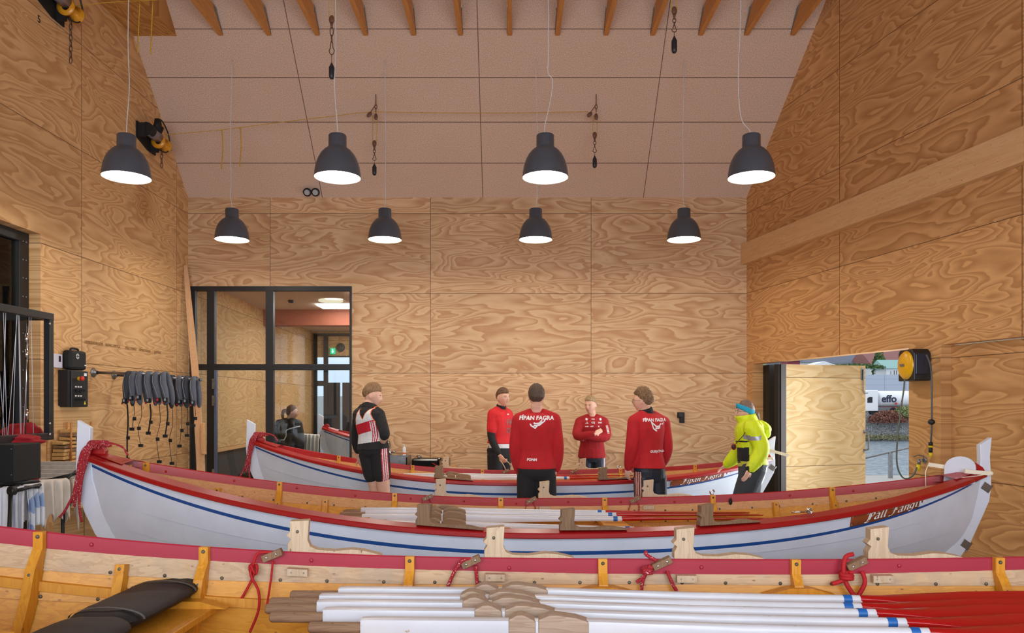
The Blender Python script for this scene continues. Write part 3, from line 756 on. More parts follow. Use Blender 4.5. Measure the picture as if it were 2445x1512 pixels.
US = [-1 + 2 * i / 72 for i in range(73)]
TB = [0, .36, .56, .74, .88, 1.0]
def make_boat(p, label, railmat, ribs, half_ribs, thwarts, locks_near, locks_far, blk_near, blk_far, studs=True, simple=False, gap=True):
    B = Boat(p)
    r = thing('rowing_boat', label, 'rowing boat', (B.cx, B.cy, 0), 0)
    r.rotation_euler = (B.roll, 0, B.yaw)
    # outer planking, clinker laps and blue stripe
    m = MB()
    for side in (-1, 1):
        for k in range(5):
            t0, t1 = TB[k], TB[k + 1]; rows = []; 
            if k == 0:
                def ts(u, e): return (.26 - .165 * abs(u) ** (1.5 if u < 0 else 3.6)) + e * (.026 - .012 * abs(u))
                fr_ = [lambda u: 0, lambda u: ts(u, -.9), lambda u: ts(u, .9), lambda u: .36]
                offs = [0, .006, .006, .011]; mm = [0, 1, 0]
            else:
                fr_ = [lambda u, a=t0: a, lambda u, a=t0, b=t1: (a + b) / 2, lambda u, b=t1: b]; offs = [0, .005, .011]; mm = [0, 0, 0]
                fr_ = [lambda u, a=t0: a, lambda u, a=t0, b=t1: a + (b - a) / 3, lambda u, a=t0, b=t1: a + (b - a) * 2 / 3, lambda u, b=t1: b]; offs = [0, .004, .0075, .011]
            for f_, o_ in zip(fr_, offs): rows.append([B.pt(side, u * .998, f_(u), o_) for u in US])
            m.grid(rows, flip=(side > 0), mf=lambda i, j, mm=mm: mm[i])
            if k < 4: m.grid([rows[-1], [B.pt(side, u * .998, t1, 0.0) for u in US]], flip=(side > 0), mi=0)
    m.build('planking', [M['white'], M['blue']], r)
    # inner planking with rivets
    m = MB()
    TI = [0, .20, .36, .56, .74, .88, 1.0]
    for side in (-1, 1):
        for k in range(6):
            rows = [[B.pt(side, u * .985, TI[k] + (TI[k + 1] - TI[k]) * f, -.020 - .008 * f) for u in US] for f in (0, .5, 1)]
            m.grid(rows, flip=(side < 0), mi=0 if k == 0 else 1)
            if k < 5: m.grid([rows[-1], [B.pt(side, u * .985, TI[k + 1], -.020) for u in US]], flip=(side < 0), mi=1)
        if studs:
            for tt, sp, o in ((.185, .23, .05), (.34, .19, .0), (.54, .23, .1), (.72, .22, .04)):
                x = -B.hl * .86 + o
                while x < B.hl * .86:
                    c = B.pt(side, B.ux(x, tt), tt, -.03); nrm = Vector((0, -side, .35 * tt)).normalized()
                    m.sphere(c, .0085, 8, 4, (1, .6, 1), 2); x += sp * (1 + .12 * math.sin(x * 17))
    # keelson boards
    m_k = m
    for side in (-1, 1):
        mr = MB(); rows = []
        for i in range(61):
            x = B.hl * (-.72 + 1.44 * i / 60); q, t_ = B.inner_at_z(side, x, B.sheer(side, x).z - .205 + .03 * (x / B.hl) ** 2)
            n_ = Vector((0, -side, 0)); rows.append([q, q + n_ * .026, q + n_ * .030 - Vector((0, 0, .04)), q - Vector((0, 0, .04)), q])
        mr.grid(rows, smooth=False, flip=(side > 0)); mr.build('riser', M['rib'], r)
    m = m_k
    rows = [[B.pt(-1, u * .9, .97, -.03) + Vector((0, -.02, .01)) for u in US], [B.pt(1, u * .9, .97, -.03) + Vector((0, .02, .01)) for u in US]]
    m.grid(rows, mi=1, smooth=False)
    m.build('inner_planking', [M['pl_pale'] if railmat is M['redw'] else M['pl_tan'], M['pl_varn'], M['rivet']], r)
    # rails
    for side in (-1, 1):
        m = MB(); secs = []
        pr = [(-.035, .004), (-.03, .010), (.050, -.006), (.056, -.012), (.056, -.036), (.050, -.042), (0.002, -.045), (-.02, -.062), (-.035, -.062)]
        N = 90
        for i in range(N + 1):
            x = B.hl * (-.985 + 1.97 * i / N); c, tg, n = B.frame(side, x)
            secs.append([c + n * a * (1 if abs(x) < B.hl * .93 else .8) + Vector((0, 0, b)) for a, b in pr] + [c + n * pr[0][0] * (1 if abs(x) < B.hl * .93 else .8) + Vector((0, 0, pr[0][1]))])
        m.grid(secs, flip=(side < 0), smooth=False)
        if studs:
            x = -B.hl * .86
            while x < B.hl * .86:
                c, tg, n = B.frame(side, x); m.sphere(c - n * .036 + Vector((0, 0, -.03 + .008 * math.sin(x * 9))), .010, 10, 6, (1, .7, 1)); x += .455
        m.build('rail', railmat, r)
    # stems with their horns
    for sg, so, si, nm in ((-1, STEML, STEMLI, 'bow_stem'), (1, STEMR, STEMRI, 'stern_post')):
        e = B.z0 + (B.rl if sg < 0 else B.rr); sc = (e - .38) / ((1.31 if sg < 0 else 1.167) - .38)
        poly = [(sg * (B.hl + a), e + (b * sc if b < 0 else b)) for a, b in so + si]
        if sg > 0: poly = poly[::-1]
        m = MB(); m.prism(poly, -.024, .024, lambda u, v, d: (u, d, v)); o = m.build(nm, [M['white']], r, fix=True, bevel=.004)
        # red breast hook and cap
        m = MB(); h = sg
        L_ = [(B.sheer(-1, sg * (B.hl - q)), B.sheer(1, sg * (B.hl - q))) for q in (.05, .14, .26, .34)]
        rows = [[a + Vector((0, 0, .012)), (a + b) / 2 + Vector((0, 0, .03)), b + Vector((0, 0, .012))] for a, b in L_]
        m.grid(rows, smooth=False); rows2 = [[v - Vector((0, 0, .05)) for v in q] for q in rows]; m.grid(rows2, flip=True, smooth=False)
        c = B.sheer(1, sg * (B.hl - .09)); c.y = 0
        m.prism([(-.075, 0), (.055, 0), (.06, .03), (.035, .058), (.0, .065), (-.055, .03)], -.026, .026, lambda u, v, d: (c.x + (u if sg < 0 else -u) * -1 * -1, d, c.z + .01 + v))
        m.build('breast_hook', M['red'], r, bevel=.006)
    # ribs
    def rib(side, x, full):
        m = MB(); ts_ = [.01 if full else .13, .2, .36, .46, .56, .65, .74, .81, .88, .94, .99]; w = .021; L_ = []
        if full:
            c, tg, n = B.frame(side, x); c = B.sheer(side, x)
            for dz_ in (.012, -.055): L_.append((Vector((x, c.y - side * .034, c.z + dz_)), Vector((x, c.y - side * .060, c.z + dz_))))
        for t_ in ts_[(1 if full else 0):]:
            q = B.pt(side, B.ux(x, t_), t_, -.026); nrm = Vector((0, -side * (1 - .45 * t_), .15 + 1.1 * max(0, t_ - .3))).normalized(); q.x = x
            L_.append((q, q + nrm * (.055 if full else .04)))
        rows = [[a + Vector((-w, 0, 0)), b + Vector((-w, 0, 0)), b + Vector((w, 0, 0)), a + Vector((w, 0, 0))] for a, b in L_]
        m.grid(rows, flip=(side > 0), smooth=False); q = rows[0]; m.add(q, [(0, 1, 2, 3)])
        for i in range(0, len(L_), 2 if full else 3):
            m.sphere(L_[i][1] + Vector((0, 0, -.02)), .009, 8, 5, mi=1)
        m.build('rib', [M['rib'], M['rivet']], r)
    if not simple:
        for x in ribs:
            rib(-1, x, True); rib(1, x, True)
        for x in half_ribs:
            rib(-1, x, False); rib(1, x, False)
        for x in thwarts:
            z = B.z0 - .135; yy = min(B.inner_at_z(1, x + q_d, z - .028)[0].y for q_d in (-.16, 0, .16)) - .006; a, b = Vector((x, -yy, z)), Vector((x, yy, z))
            m = MB(); m.b2((x - .10, a.y, z - .028), (x + .10, b.y, z)); m.build('thwart', M['rib'], r, bevel=.004)
            for s_ in (-1, 1):
                m = MB(); y = (a if s_ < 0 else b).y
                m.prism([(-.16, 0), (.16, 0), (.05, .03), (-.05, .03)], 0, .06, lambda u, v, d: (x + u, y - s_ * d, z + v))
                m.build('thwart_knee', M['rib'], r)
    # oarlocks
    prof0 = [(-.050, 0), (-.050, .035), (-.036, .062), (-.056, .078), (-.040, .098), (-.040, .150), (.046, .160), (.040, .06), (.052, .03), (.085, .016), (.16, .014), (.24, .026), (.30, .022), (.37, .006), (.38, 0)]
    def lock(side, x, mat, inboard=True, screw=True):
        prof = [(u, v * (.86 if side < 0 else .93)) for u, v in prof0]
        c, tg, n = B.frame(side, x); ang = math.atan2(tg.y, tg.x); sl = tg.z / math.hypot(tg.x, tg.y)
        def fn(u, v, d):
            q = Vector((u * math.cos(ang) - 0, u * math.sin(ang), 0)); return c + q + n * d + Vector((0, 0, v + u * sl + .008))
        m = MB(); m.prism(prof, -.028, .034, fn)
        m.sphere(fn(-.006, .094, -.029), .008, 8, 5, mi=1)
        o = m.build('oarlock', [mat, M['rivet']], r, fix=True, bevel=.003)
        m = MB(); m.prism([(-.045, -.068), (.045, -.068), (.045, -.10), (-.045, -.10)], -.078, -.040, fn)
        for k in (-.028, .028): m.sphere(fn(k, -.084, -.078), .004, 6, 4, mi=1)
        m.build('oarlock_cleat', [mat, M['screwm']], r)
        return fn
    fns = []
    for x in locks_near: lock(-1, x, blk_near)
    for x in locks_far: fns.append(lock(1, x, blk_far))
    return r, B, fns

def toggles(r, fns, style):
    for i, fn in enumerate(fns):
        st = style[i]
        if not st: continue
        m = MB(); a, b = Vector(fn(-.155, -.035, -.05)), Vector(fn(-.07, .005, -.05))
        m.bar(a, b, .032, .045, up=(0, 1, 0)); 
        for k in (.25, .75): m.sphere(a.lerp(b, k) + Vector((0, -.018, 0)), .008, 8, 5, mi=1)
        tg_ = m.build('toggle', [M['blockd'], M['screwm']], r, bevel=.006)
        m = MB(); mt = M['rope2'] if st in (1, 4) else M['rope']; rr = .0085 if st > 1 else .006
        if st == 1:
            m.tube(catmull([fn(-.10, .0, -.06), fn(-.17, -.005, -.07), fn(-.19, -.05, -.08), fn(-.20, -.10, -.09), fn(-.165, -.17, -.10), fn(-.155, -.24, -.16), fn(-.175, -.31, -.24)], 6), rr, 7)
            m.tube(catmull([fn(-.20, -.05, -.08), fn(-.19, -.10, -.08), fn(-.225, -.18, -.09), fn(-.25, -.22, -.09)], 6), rr, 7)
            m.tube(catmull([fn(-.11, -.04, -.06), fn(-.115, -.12, -.08), fn(-.12, -.24, -.18)], 6), rr * .8, 7)
            m.tube([fn(-.19 + .016 * math.cos(a_), -.075 + .02 * math.sin(a_ * 2), -.085 + .014 * math.sin(a_)) for a_ in [k * .5 for k in range(26)]], rr, 6)
        elif st == 2:
            m.tube(catmull([fn(-.10, .0, -.06), fn(-.15, -.005, -.07), fn(-.19, -.06, -.07), fn(-.23, -.15, -.09), fn(-.26, -.22, -.12)], 6), rr, 7)
            m.tube(catmull([fn(-.09, -.03, -.06), fn(-.085, -.1, -.07), fn(-.07, -.17, -.09), fn(-.075, -.23, -.12)], 6), rr, 7)
            m.tube([fn(-.08 + .018 * math.cos(a_), -.15 - .003 * a_, -.08 + .016 * math.sin(a_)) for a_ in [k * .5 for k in range(26)]], rr, 6)
        elif st == 3:
            m.tube(catmull([fn(-.14, -.0, -.07), fn(-.19, .03, -.07), fn(-.185, .045, -.07)], 6), rr, 7)
            m.tube(catmull([fn(-.17, -.02, -.07), fn(-.20, -.07, -.08), fn(-.235, -.10, -.08)], 6), rr, 7)
            m.tube(catmull([fn(-.185, -.05, -.07), fn(-.21, -.12, -.08), fn(-.215, -.25, -.12)], 6), rr, 7)
            m.tube(catmull([fn(-.09, -.05, -.06), fn(-.06, -.12, -.08), fn(-.02, -.18, -.09), fn(-.01, -.25, -.12)], 6), rr, 7)
            m.tube([fn(-.185 + .02 * math.cos(a_), -.03 - .002 * a_, -.08 + .018 * math.sin(a_)) for a_ in [k * .5 for k in range(26)]], rr * 1.1, 6)
        elif st == 4:
            m.tube(catmull([fn(-.13, .03, -.06), fn(-.165, .02, -.07), fn(-.18, -.03, -.08), fn(-.17, -.1, -.09), fn(-.12, -.18, -.11), fn(-.06, -.26, -.15)], 6), rr * 1.25, 8)
            m.tube(catmull([fn(-.09, -.05, -.06), fn(-.085, -.1, -.08), fn(-.13, -.17, -.10), fn(-.20, -.26, -.15)], 6), rr * 1.25, 8)
            m.tube(catmull([fn(-.17, -.075, -.09), fn(-.20, -.09, -.09), fn(-.235, -.10, -.09)], 6), rr * 1.2, 8)
            m.tube([fn(-.17 + .024 * math.cos(a_), -.05 - .002 * a_, -.09 + .02 * math.sin(a_)) for a_ in [k * .5 for k in range(26)]], rr * 1.3, 6)
        elif st == 5:
            m.tube(catmull([fn(-.13, .0, -.06), fn(-.15, -.04, -.06), fn(-.17, -.1, -.08), fn(-.165, -.15, -.1)], 6), .005, 6)
            m.tube(catmull([fn(-.1, -.03, -.06), fn(-.08, -.08, -.07), fn(-.1, -.15, -.1)], 6), .005, 6)
        m.build('rope', mt, tg_)

PM = (.254, 5.652, .036, -.016, 6.776, 1.852, .856, .456, .311, 2.01, 2.023, -.838, 2.538, 1.951)
PF = (.05, 9.075, .043, -.018, 6.281, 1.716, .808, .438, .221, 2.082, 2.461, -.881, 3.055, 2.313)
PG = (.854, 2.671, -.031, -.001, 8.433, 1.842, .929, .537, .367, 2.859, 2.179, -1.863, 2.238, 2.434)
def seq(a, ks): return [a + .9 * k for k in ks]
am, af, ag = PM[11], PF[11], PG[11]
mid, BM, fm = make_boat(PM, 'white rowing boat with a gothic name board, middle of the three', M['red'],
    seq(am - .38, (-2, -1, 0, 1, 2, 3, 4)) , [am - .93, am + 2.9 - .1, -2.55], seq(am - .38, (0, 1, 2, 3)), seq(am, (0, 1, 2)), seq(am, (0, 1, 2)), M['blockd'], M['block'])
toggles(mid, fm, [5, 5, 5])
far, BF, ff = make_boat(PF, 'white rowing boat farthest from the camera, people standing around it', M['red'],
    seq(af - .42, (-1, 0, 1, 2, 3, 4)), [], seq(af - .42, (0, 1, 2, 3)), seq(af, (0, 1, 2)), seq(af, (0, 1, 2)), M['blockd'], M['block'])
toggles(far, ff, [0, 5, 5])
fg, BG, fgn = make_boat(PG, 'nearest rowing boat, varnished inside and worn crimson rail, filling the bottom', M['redw'],
    [ag - .39 - .64] + seq(ag - .39, (0, 1, 2, 3, 4)), [ag - .39 - .32], seq(ag - .39, (0, 1, 2, 3, 4)), [], seq(ag, (0, 1, 2, 3)), M['block'], M['block'])
toggles(fg, fgn, [1, 2, 3, 4])
# ------------------------------------------------------------------ name boards, yokes, pads, ropes, oars
def board_on_hull(B, r, px0, px1, text, tb0, tb1):
    """name board on the near side between two image columns, following the planking"""
    def find(px):
        lo, hi = 0., 1.
        for _ in range(30):
            u = (lo + hi) / 2; w = B.world(B.pt(-1, u, .12))
            if CX + F * w.x / w.y < px: lo = u
            else: hi = u
        return lo
    u0, u1 = find(px0), find(px1)
    def top(u): return .055 / (.21 + .1 * u) * .36 * 1.0
    def bot(u): return (.26 - .165 * abs(u) ** (1.5 if u < 0 else 3.6)) - .9 * (.026 - .012 * abs(u)) - .001
    def mp(k, v, off=.014):            # k along 0..1, v up 0..1
        u = u0 + (u1 - u0) * k; a, b = tb0[0] + (tb0[1] - tb0[0]) * k, bot(u)
        return B.pt(-1, u, b + (a - b) * v, off)
    m = MB(); N = 24
    m.grid([[mp(i / N, v) for i in range(N + 1)] for v in (0, .5, 1)], flip=True)
    m.grid([[mp(i / N, 1), mp(i / N, 1, .0)] for i in range(N + 1)]); m.grid([[mp(i / N, 0), mp(i / N, 0, 0)] for i in range(N + 1)], flip=True)
    m.grid([[mp(0, v, .014), mp(0, v, 0)] for v in (0, 1)]); m.grid([[mp(1, v, .014), mp(1, v, 0)] for v in (0, 1)])
    o = m.build('name_board', M['board'], r, fix=True)
    m = MB()
    for k in (.012, .985):
        for v in (.15, .85): m.sphere(mp(k, v, .015), .005, 6, 4)
    m.build('screw', M['screwm'], o)
    # blackletter drawn with a broad slanted nib
    G = {
     'P': (1.15, [[(.38, 1.4), (.36, .1), (.14, -.25)], [(.02, 1.22), (.3, 1.48), (.72, 1.42), (.98, 1.15), (.92, .82), (.62, .62), (.42, .66)], [(.58, 1.35), (.58, .15)], [(.02, -.18), (.3, -.28), (.6, -.15)]]),
     'F': (1.05, [[(.50, 1.38), (.48, .25), (.22, -.18), (-.08, -.12)], [(.16, 1.2), (.42, 1.46), (.75, 1.34), (1.08, 1.52)], [(.26, .70), (.52, .80), (.86, .74)], [(.66, 1.36), (.66, .90)]]),
     'a': (.72, [[(.08, .9), (.3, 1.02), (.5, .88), (.5, .12), (.66, .0)], [(.5, .55), (.18, .48), (.08, .3), (.14, .05), (.32, .0), (.5, .15)]]),
     'l': (.42, [[(.08, 1.6), (.18, 1.5), (.18, .12), (.34, 0)]]),
     'i': (.42, [[(.08, .9), (.2, .98), (.2, .12), (.36, 0)], [(.14, 1.3), (.24, 1.36)]]),
     'n': (.80, [[(.06, .88), (.18, .98), (.18, .02)], [(.18, .82), (.42, 1.0), (.58, .86), (.58, .12), (.74, 0)]]),
     'g': (.74, [[(.5, .9), (.22, 1.0), (.08, .75), (.1, .3), (.28, .08), (.5, .2)], [(.52, 1.0), (.52, -.1), (.34, -.42), (.06, -.34)]]),
     'r': (.56, [[(.06, .88), (.2, .98), (.2, .02)], [(.2, .8), (.38, 1.02), (.52, .92)]]),
     'p': (.78, [[(.06, .9), (.18, .98), (.18, -.45)], [(.18, .82), (.42, 1.0), (.6, .84), (.6, .25), (.4, .02), (.18, .1)]]),
     ' ': (.45, []), "'": (.3, [[(.1, 1.25), (.28, 1.6)]]),
    }
    W_ = 0; strokes = []
    for ch in text:
        b = ch; acc = None
        if ch in 'áí': acc = ch; b = 'a' if ch == 'á' else 'i'
        w, ss = G[b]
        if ch == 'í': ss = ss[:1]
        for s_ in ss: strokes.append([(x + W_, y) for x, y in s_])
        if acc: strokes.append([(W_ + .22, 1.25), (W_ + .44, 1.55)])
        W_ += w
    k0, k1 = .19, .97
    hgt = 2.25
    m = MB(); nb = (.085, .075)
    for s_ in strokes:
        pts = [Vector((x, y, 0)) for x, y in s_]
        pts = [Vector(p) for p in (catmull(pts, 4) if len(pts) > 2 else pts)]
        def M_(x, y, o_): return mp(k0 + (k1 - k0) * ((x + .16 * y) / W_), .20 + y / hgt, o_)
        for a, b in zip(pts[:-1], pts[1:]):
            q = [(a.x - nb[0], a.y - nb[1] * .8), (b.x - nb[0], b.y - nb[1] * .8), (b.x + nb[0], b.y + nb[1]), (a.x + nb[0], a.y + nb[1])]
            m.add([M_(x, y, .0165) for x, y in q], [(0, 1, 2, 3)], smooth=False)
            q = [(a.x - .035, a.y + .02), (b.x - .035, b.y + .02), (b.x + .035, b.y - .02), (a.x + .035, a.y - .02)]
            m.add([M_(x, y, .0162) for x, y in q], [(0, 1, 2, 3)], smooth=False)
    m.build('lettering', M['ink'], o)
    # little flag with a cross at the stern end
    m = MB(); L_ = (u1 - u0) * B.hl
    def fl(x, y, off=.008): return mp(1.0 + x, y, off)
    m.grid([[fl(.005 + .115 * i / 4, v, .006) for i in range(5)] for v in (.35, 1.1)], mi=0, flip=True)
    m.grid([[fl(.045, v, .0075), fl(.068, v, .0075)] for v in (.35, 1.1)], mi=1, flip=True)
    m.grid([[fl(.005 + .115 * i / 4, v, .0075) for i in range(5)] for v in (.63, .82)], mi=1, flip=True)
    m.grid([[fl(-.012, v, .016), fl(.0, v, .016)] for v in (-.1, 1.15)], mi=2, flip=True)
    m.build('flag_emblem', [M['ink'], plain('flag_cross_plum', '#8b2740', .5), M['steel']], r)
board_on_hull(BM, mid, 2031, 2192, 'Páll Fangi', (.070, .055), 0)
board_on_hull(BF, far, 1601, 1728, "Fípan Fagra'", (.07, .055), 0)

# stern fittings
def stern_fit(B, r, scale=1.0):
    e = B.z0 + B.rr
    m = MB(); X = B.hl - .20
    arc = [(-.105, -.09), (-.105, .03)] + [(.105 * math.cos(a), .03 + .085 * math.sin(a)) for a in [PI - k * PI / 12 for k in range(13)]] + [(.105, -.09)]
    tilt = .40; yaw_ = .85; e_ = e
    def fn(u, v, d):
        q = Vector((d + v * tilt, u, v)); q = Matrix.Rotation(yaw_, 3, 'Z') @ q
        return q + Vector((X, 0, e - .015))
    m.prism(arc, -.016, .016, fn); m.build('back_board', [M['white']], r, fix=True, bevel=.003)
    m = MB()
    m.bar((X - .15, .16, e + .03), (X - .03, .08, e + .01), .026, .03); m.bar((X - .03, -.10, e - .005), (X + .14, -.13, e - .02), .026, .03)
    m.sphere((X + .152, -.13, e - .02), .018, 12, 8)
    m.build('yoke_arm', M['cream'], r)
    m = MB(); m.tube([(X - .15, .16, e + .035), (X - .20, .12, e - .03), (X - .20, .115, e - .16)], .004, 6); m.tube(catmull([(X + .15, -.13, e - .02), (X + .05, -.12, e - .04), (X - .12, -.13, e - .055)], 5), .0035, 6)
    m.build('yoke_line', M['cream'], r)
    for (dx, dz) in ((-.01, -.135), (-.175, -.57)):
        m = MB(); c = Vector((B.hl + dx, 0, e + dz)); ry = Matrix.Rotation(.0 if dx > 0 else .6, 3, 'Y')
        m.box(c, (.075, .056, .06), ry); m.tube([c + ry @ Vector((.045, -.0, -.045)), c + ry @ Vector((.045, -.0, .045))], .007, 8)
        m.build('rudder_bracket', M['steel'], r, bevel=.003)
    m = MB(); x = B.hl * .50
    c, tg, n = B.frame(-1, x); m.tube([c + Vector((-.10, .0, .025)), c + Vector((.02, .0, .03))], .006, 8)
    for k in range(2): m.tube([c + Vector((.02 + .014 * math.cos(a), .0 + k * .016 - .008, .034 + .019 * math.sin(a))) for a in [q * PI / 6 for q in range(12)]], .0042, 6, closed=True)
    m.build('shackle', M['chrome'], r)
    c, tg, n = B.frame(1, B.hl * .44); m = MB()
    for k in range(2): m.tube([c + Vector((.0 + .018 * math.cos(a), k * .016 - .008, .032 + .022 * math.sin(a))) for a in [q * PI / 6 for q in range(12)]], .0045, 6, closed=True)
    m.build('shackle', M['chrome'], r)
stern_fit(BM, mid); stern_fit(BF, far)
m = MB(); e = BF.z0 + BF.rr; m.bar((BF.hl - .19, -.12, e + .11), (BF.hl + .12, -.20, e + .02), .03, .035); m.build('tiller_arm', M['cream'], far)

# black seat pads
def pad(B, r, x, y0, y1, lab, grp=None, dz=0):
    z = B.z0 - .118 - dz; q0 = B.world((x, y0, z)); q1 = B.world((x, y1, z)); d = q1 - q0; L = d.length
    t = thing('seat_pad', lab, 'seat cushion', q0, math.atan2(d.y, d.x), grp)
    def lump(m, a, b, w, h, zoff=0., bulge=.3, n=14):
        rows = []
        for i in range(n + 1):
            k = i / n; xx = a + (b - a) * k; f_ = (1 - abs(2 * k - 1) ** 6) ** .35 if 0 < k < 1 else .0; f_ = max(f_, .35)
            rows.append([(xx, w / 2 * f_ * math.cos(p_) * (abs(math.cos(p_)) ** -.35 if abs(math.cos(p_)) > .05 else 1), zoff + h / 2 + h / 2 * math.sin(p_) * f_ + .004 * noise.noise(Vector((xx * 14, p_ * 2, a)))) for p_ in [2 * PI * j / 20 for j in range(21)]])
        m.grid(rows); m.add(rows[0], [list(range(20))]); m.add(rows[-1], [list(range(20))[::-1]])
    m = MB(); lump(m, .02, L * .26, .30, .085); m.build('bolster', M['black_pad'], t, fix=True)
    m = MB(); lump(m, L * .16, L * .72, .285, .075, .012); m.build('cushion', M['black_pad'], t, fix=True)
    m = MB(); lump(m, L * .66, L, .30, .085, .0); m.build('bolster', M['black_pad'], t, fix=True)
    for k, c_ in ((.275, .293), (.63, .648)):
        m = MB(); m.grid([[(L * k + dx, .143 * math.cos(p_) * 1.02, .012 + .040 + .042 * math.sin(p_) * 1.02 + .012 * 0) for p_ in [PI * j / 14 for j in range(15)]] for dx in (0, .014)], flip=True)
        m.build('grey_trim', plain('grey_trim', '#5d636b', .6), t)
    return t
pad(BG, fg, ag - .43 - .09, .86, -.35, 'long black seat cushion across a thwart of the nearest boat, bottom left')
pad(BM, mid, am + .9 * 2 - .25, -.66, -.42, 'black seat pad under the red oar blades in the middle boat', None, .07)
pad(BM, mid, 2.50, -.17, .20, 'small black seat pad near the stern of the middle boat')
m = MB(); m.tube(catmull([(1.66, .62, .98), (1.66, .615, .94), (1.66, .61, .92)], 4), [.006, .016, .02, .018, .016, .014, .01, .01, .008], 8, sq=.6) if False else None
# small hand bailer hanging at a rib of the middle boat
o = MB().sphere((0, 0, 0), .022, 12, 8, (.7, .4, 1.3)).build('hanging_weight', M['black2']); q = BM.world(BM.inner_at_z(1, 1.62, BM.z0 + .0)[0]); o.location = q + Vector((0, -.03, .0)); tag(o, 'small black drop-shaped weight hanging inside the middle boat near its stern', 'weight')

# mooring ropes at the bows
def bow_rope(B, lab, scale=1., n=7):
    e = B.z0 + B.rl; t = thing('mooring_rope', lab, 'rope', B.world((-B.hl, 0, e))); rnd = random.Random(3); m = MB()
    W2 = t.matrix_basis.inverted() if False else None
    base = t.location
    def wp(x, y, z): return B.world((-B.hl + x, y, e + z)) - base
    for k in range(n):
        j = (k - n / 2) * .008; jj = rnd.uniform(-.008, .008)
        L_ = rnd.uniform(.30, .42)
        pts = [(.16 + .02 * k * .3, -.03 + j * .3, .05), (.10 + jj, -.05, .075), (.05 + j, -.072, .035), (.02 + j + jj, -.075, -.06), (-.005 + j * .8, -.075, -.18), (-.035 + j + jj, -.07, -.05 - L_ * .85)]
        m.tube(catmull([wp(*p) for p in pts], 8), .0085, 7)
    for k in range(5):
        m.tube(catmull([wp(.03 + k * .022, -.07, .03), wp(.04 + k * .022, -.035, .08), wp(.05 + k * .022, .03, .08), wp(.05 + k * .02, .06, .04)], 5), .0085, 7)
    m.build('rope_bundle', M['rope'], t)
    m = MB(); m.tube(catmull([wp(*p) for p in ((-.03, -.07, -.28), (-.055, -.08, -.32), (-.10, -.10, -.42), (-.13, -.11, -.46))], 6), .009, 7)
    m.build('rope_end', M['rope'], t); m = MB(); m.tube(catmull([wp(*p) for p in ((.0, -.07, -.26), (-.01, -.075, -.36), (.0, -.075, -.45), (.01, -.07, -.50))], 6), .009, 7)
    m.build('rope_end', M['rope'], t); m = MB(); m.tube(catmull([wp(*p) for p in ((.12, -.05, .08), (.20, -.04, .07), (.27, -.02, .04), (.30, .0, -.02))], 6), .0075, 7)
    m.build('rope_end', M['rope'], t)
    return t
bow_rope(BM, 'red and white flecked rope bundle hanging over the bow of the middle boat')
bow_rope(BF, 'thin red rope bundle hanging over the bow of the farthest boat')

# oars
M['oarw'] = paint('white_oar_paint', '#d7dbe3', .35, '#b9a58c', .66, 7, .1)
M['oarr'] = paint('red_blade_paint', '#b01216', .25, coat=.1)
M['oarb'] = plain('blue_oar_band', '#1463b4', .4)
M['grip'] = timber('oar_grip_wood', '#a58568', '#7c6049', 0, .7, 8)
M['sleeve'] = timber('oar_sleeve_wood', '#c0ab96', '#987f68', 0, .7, 8)
M['sleeved'] = timber('oar_sleeve_dark', '#9c8165', '#785f48', 0, .7, 8)
def make_oar(sc=1.0, sleeve='sleeve', h=.078, tilt=.42):
    r = thing('oar', '', 'oar')
    m = MB(); m.tube([(0, 0, 0), (.006, 0, 0), (.20, 0, 0), (.23, 0, 0)], [.017, .0205, .021, .021], 14); m.build('grip', M['grip'], r)
    m = MB(); rows = []
    for x, w, hh, e in ((.21, .052, h * .96, 9), (.25, .056, h, 9), (1.15, .056, h, 9), (1.35, .054, h * .86, 5), (1.7, .046, .052, 3), (2.1, .041, .042, 2), (2.41, .038, .038, 2)):
        ring = []
        for j in range(20):
            a = 2 * PI * j / 20 + PI / 20; c, s_ = math.cos(a), math.sin(a); k = (abs(c) ** e + abs(s_) ** e) ** (-1 / e)
            ring.append((x * sc if x > .3 else x, w / 2 * 0 + k * c * w / 2 * 1, k * s_ * hh / 2)); 
        ring = [(a_, b_, c_) for a_, b_, c_ in ring]; rows.append(ring + [ring[0]])
    m.grid(rows, smooth=True); m.add(rows[0][:-1], [list(range(20))]); o = m.build('shaft', M['oarw'], r)
    o.modifiers.new('edge', 'EDGE_SPLIT').split_angle = .6
    m = MB(); m.tube([(2.335 * sc, 0, 0), (2.37 * sc, 0, 0)], .0205, 18, caps=False); m.build('band', M['oarb'], r)
    m = MB(); rows = []
    for x, w, th in ((2.405, .039, .039), (2.48, .048, .036), (2.62, .07, .028), (2.85, .105, .02), (3.2, .125, .014), (3.6, .13, .010), (3.66, .12, .008)):
        ring = [(x * sc, w / 2 * math.cos(a), th / 2 * math.sin(a) + (.006 * math.cos(a) ** 8)) for a in [2 * PI * j / 16 for j in range(16)]]; tl = min(1, (x - 2.4) / .25) * tilt; ring = [(x_, y_ * math.cos(tl) - z_ * math.sin(tl), y_ * math.sin(tl) + z_ * math.cos(tl)) for x_, y_, z_ in ring]; rows.append(ring + [ring[0]])
    m.grid(rows); m.add(rows[-1][:-1], [list(range(16))[::-1]]); m.build('blade', M['oarr'], r)
    m = MB(); Z = h / 2
    for a, b, pk in ((.79, .895, .5), (.905, 1.10, .35)):
        P_ = [(a, -Z - .004), (a, Z + .004), (a + (b - a) * pk * .6, Z + .020), (a + (b - a) * pk, Z + .022), (b - (b - a) * .25, Z + .012), (b, Z - .002), (b, -Z - .004)]
        m.prism([(x * sc, z) for x, z in P_], -.034, .034, lambda u, v, d: (u, d, v))
    m.build('sleeve', M[sleeve], r, fix=True, bevel=.005)
    return r
zf = BG.z0 - .135 + .014 + .041
oar = None
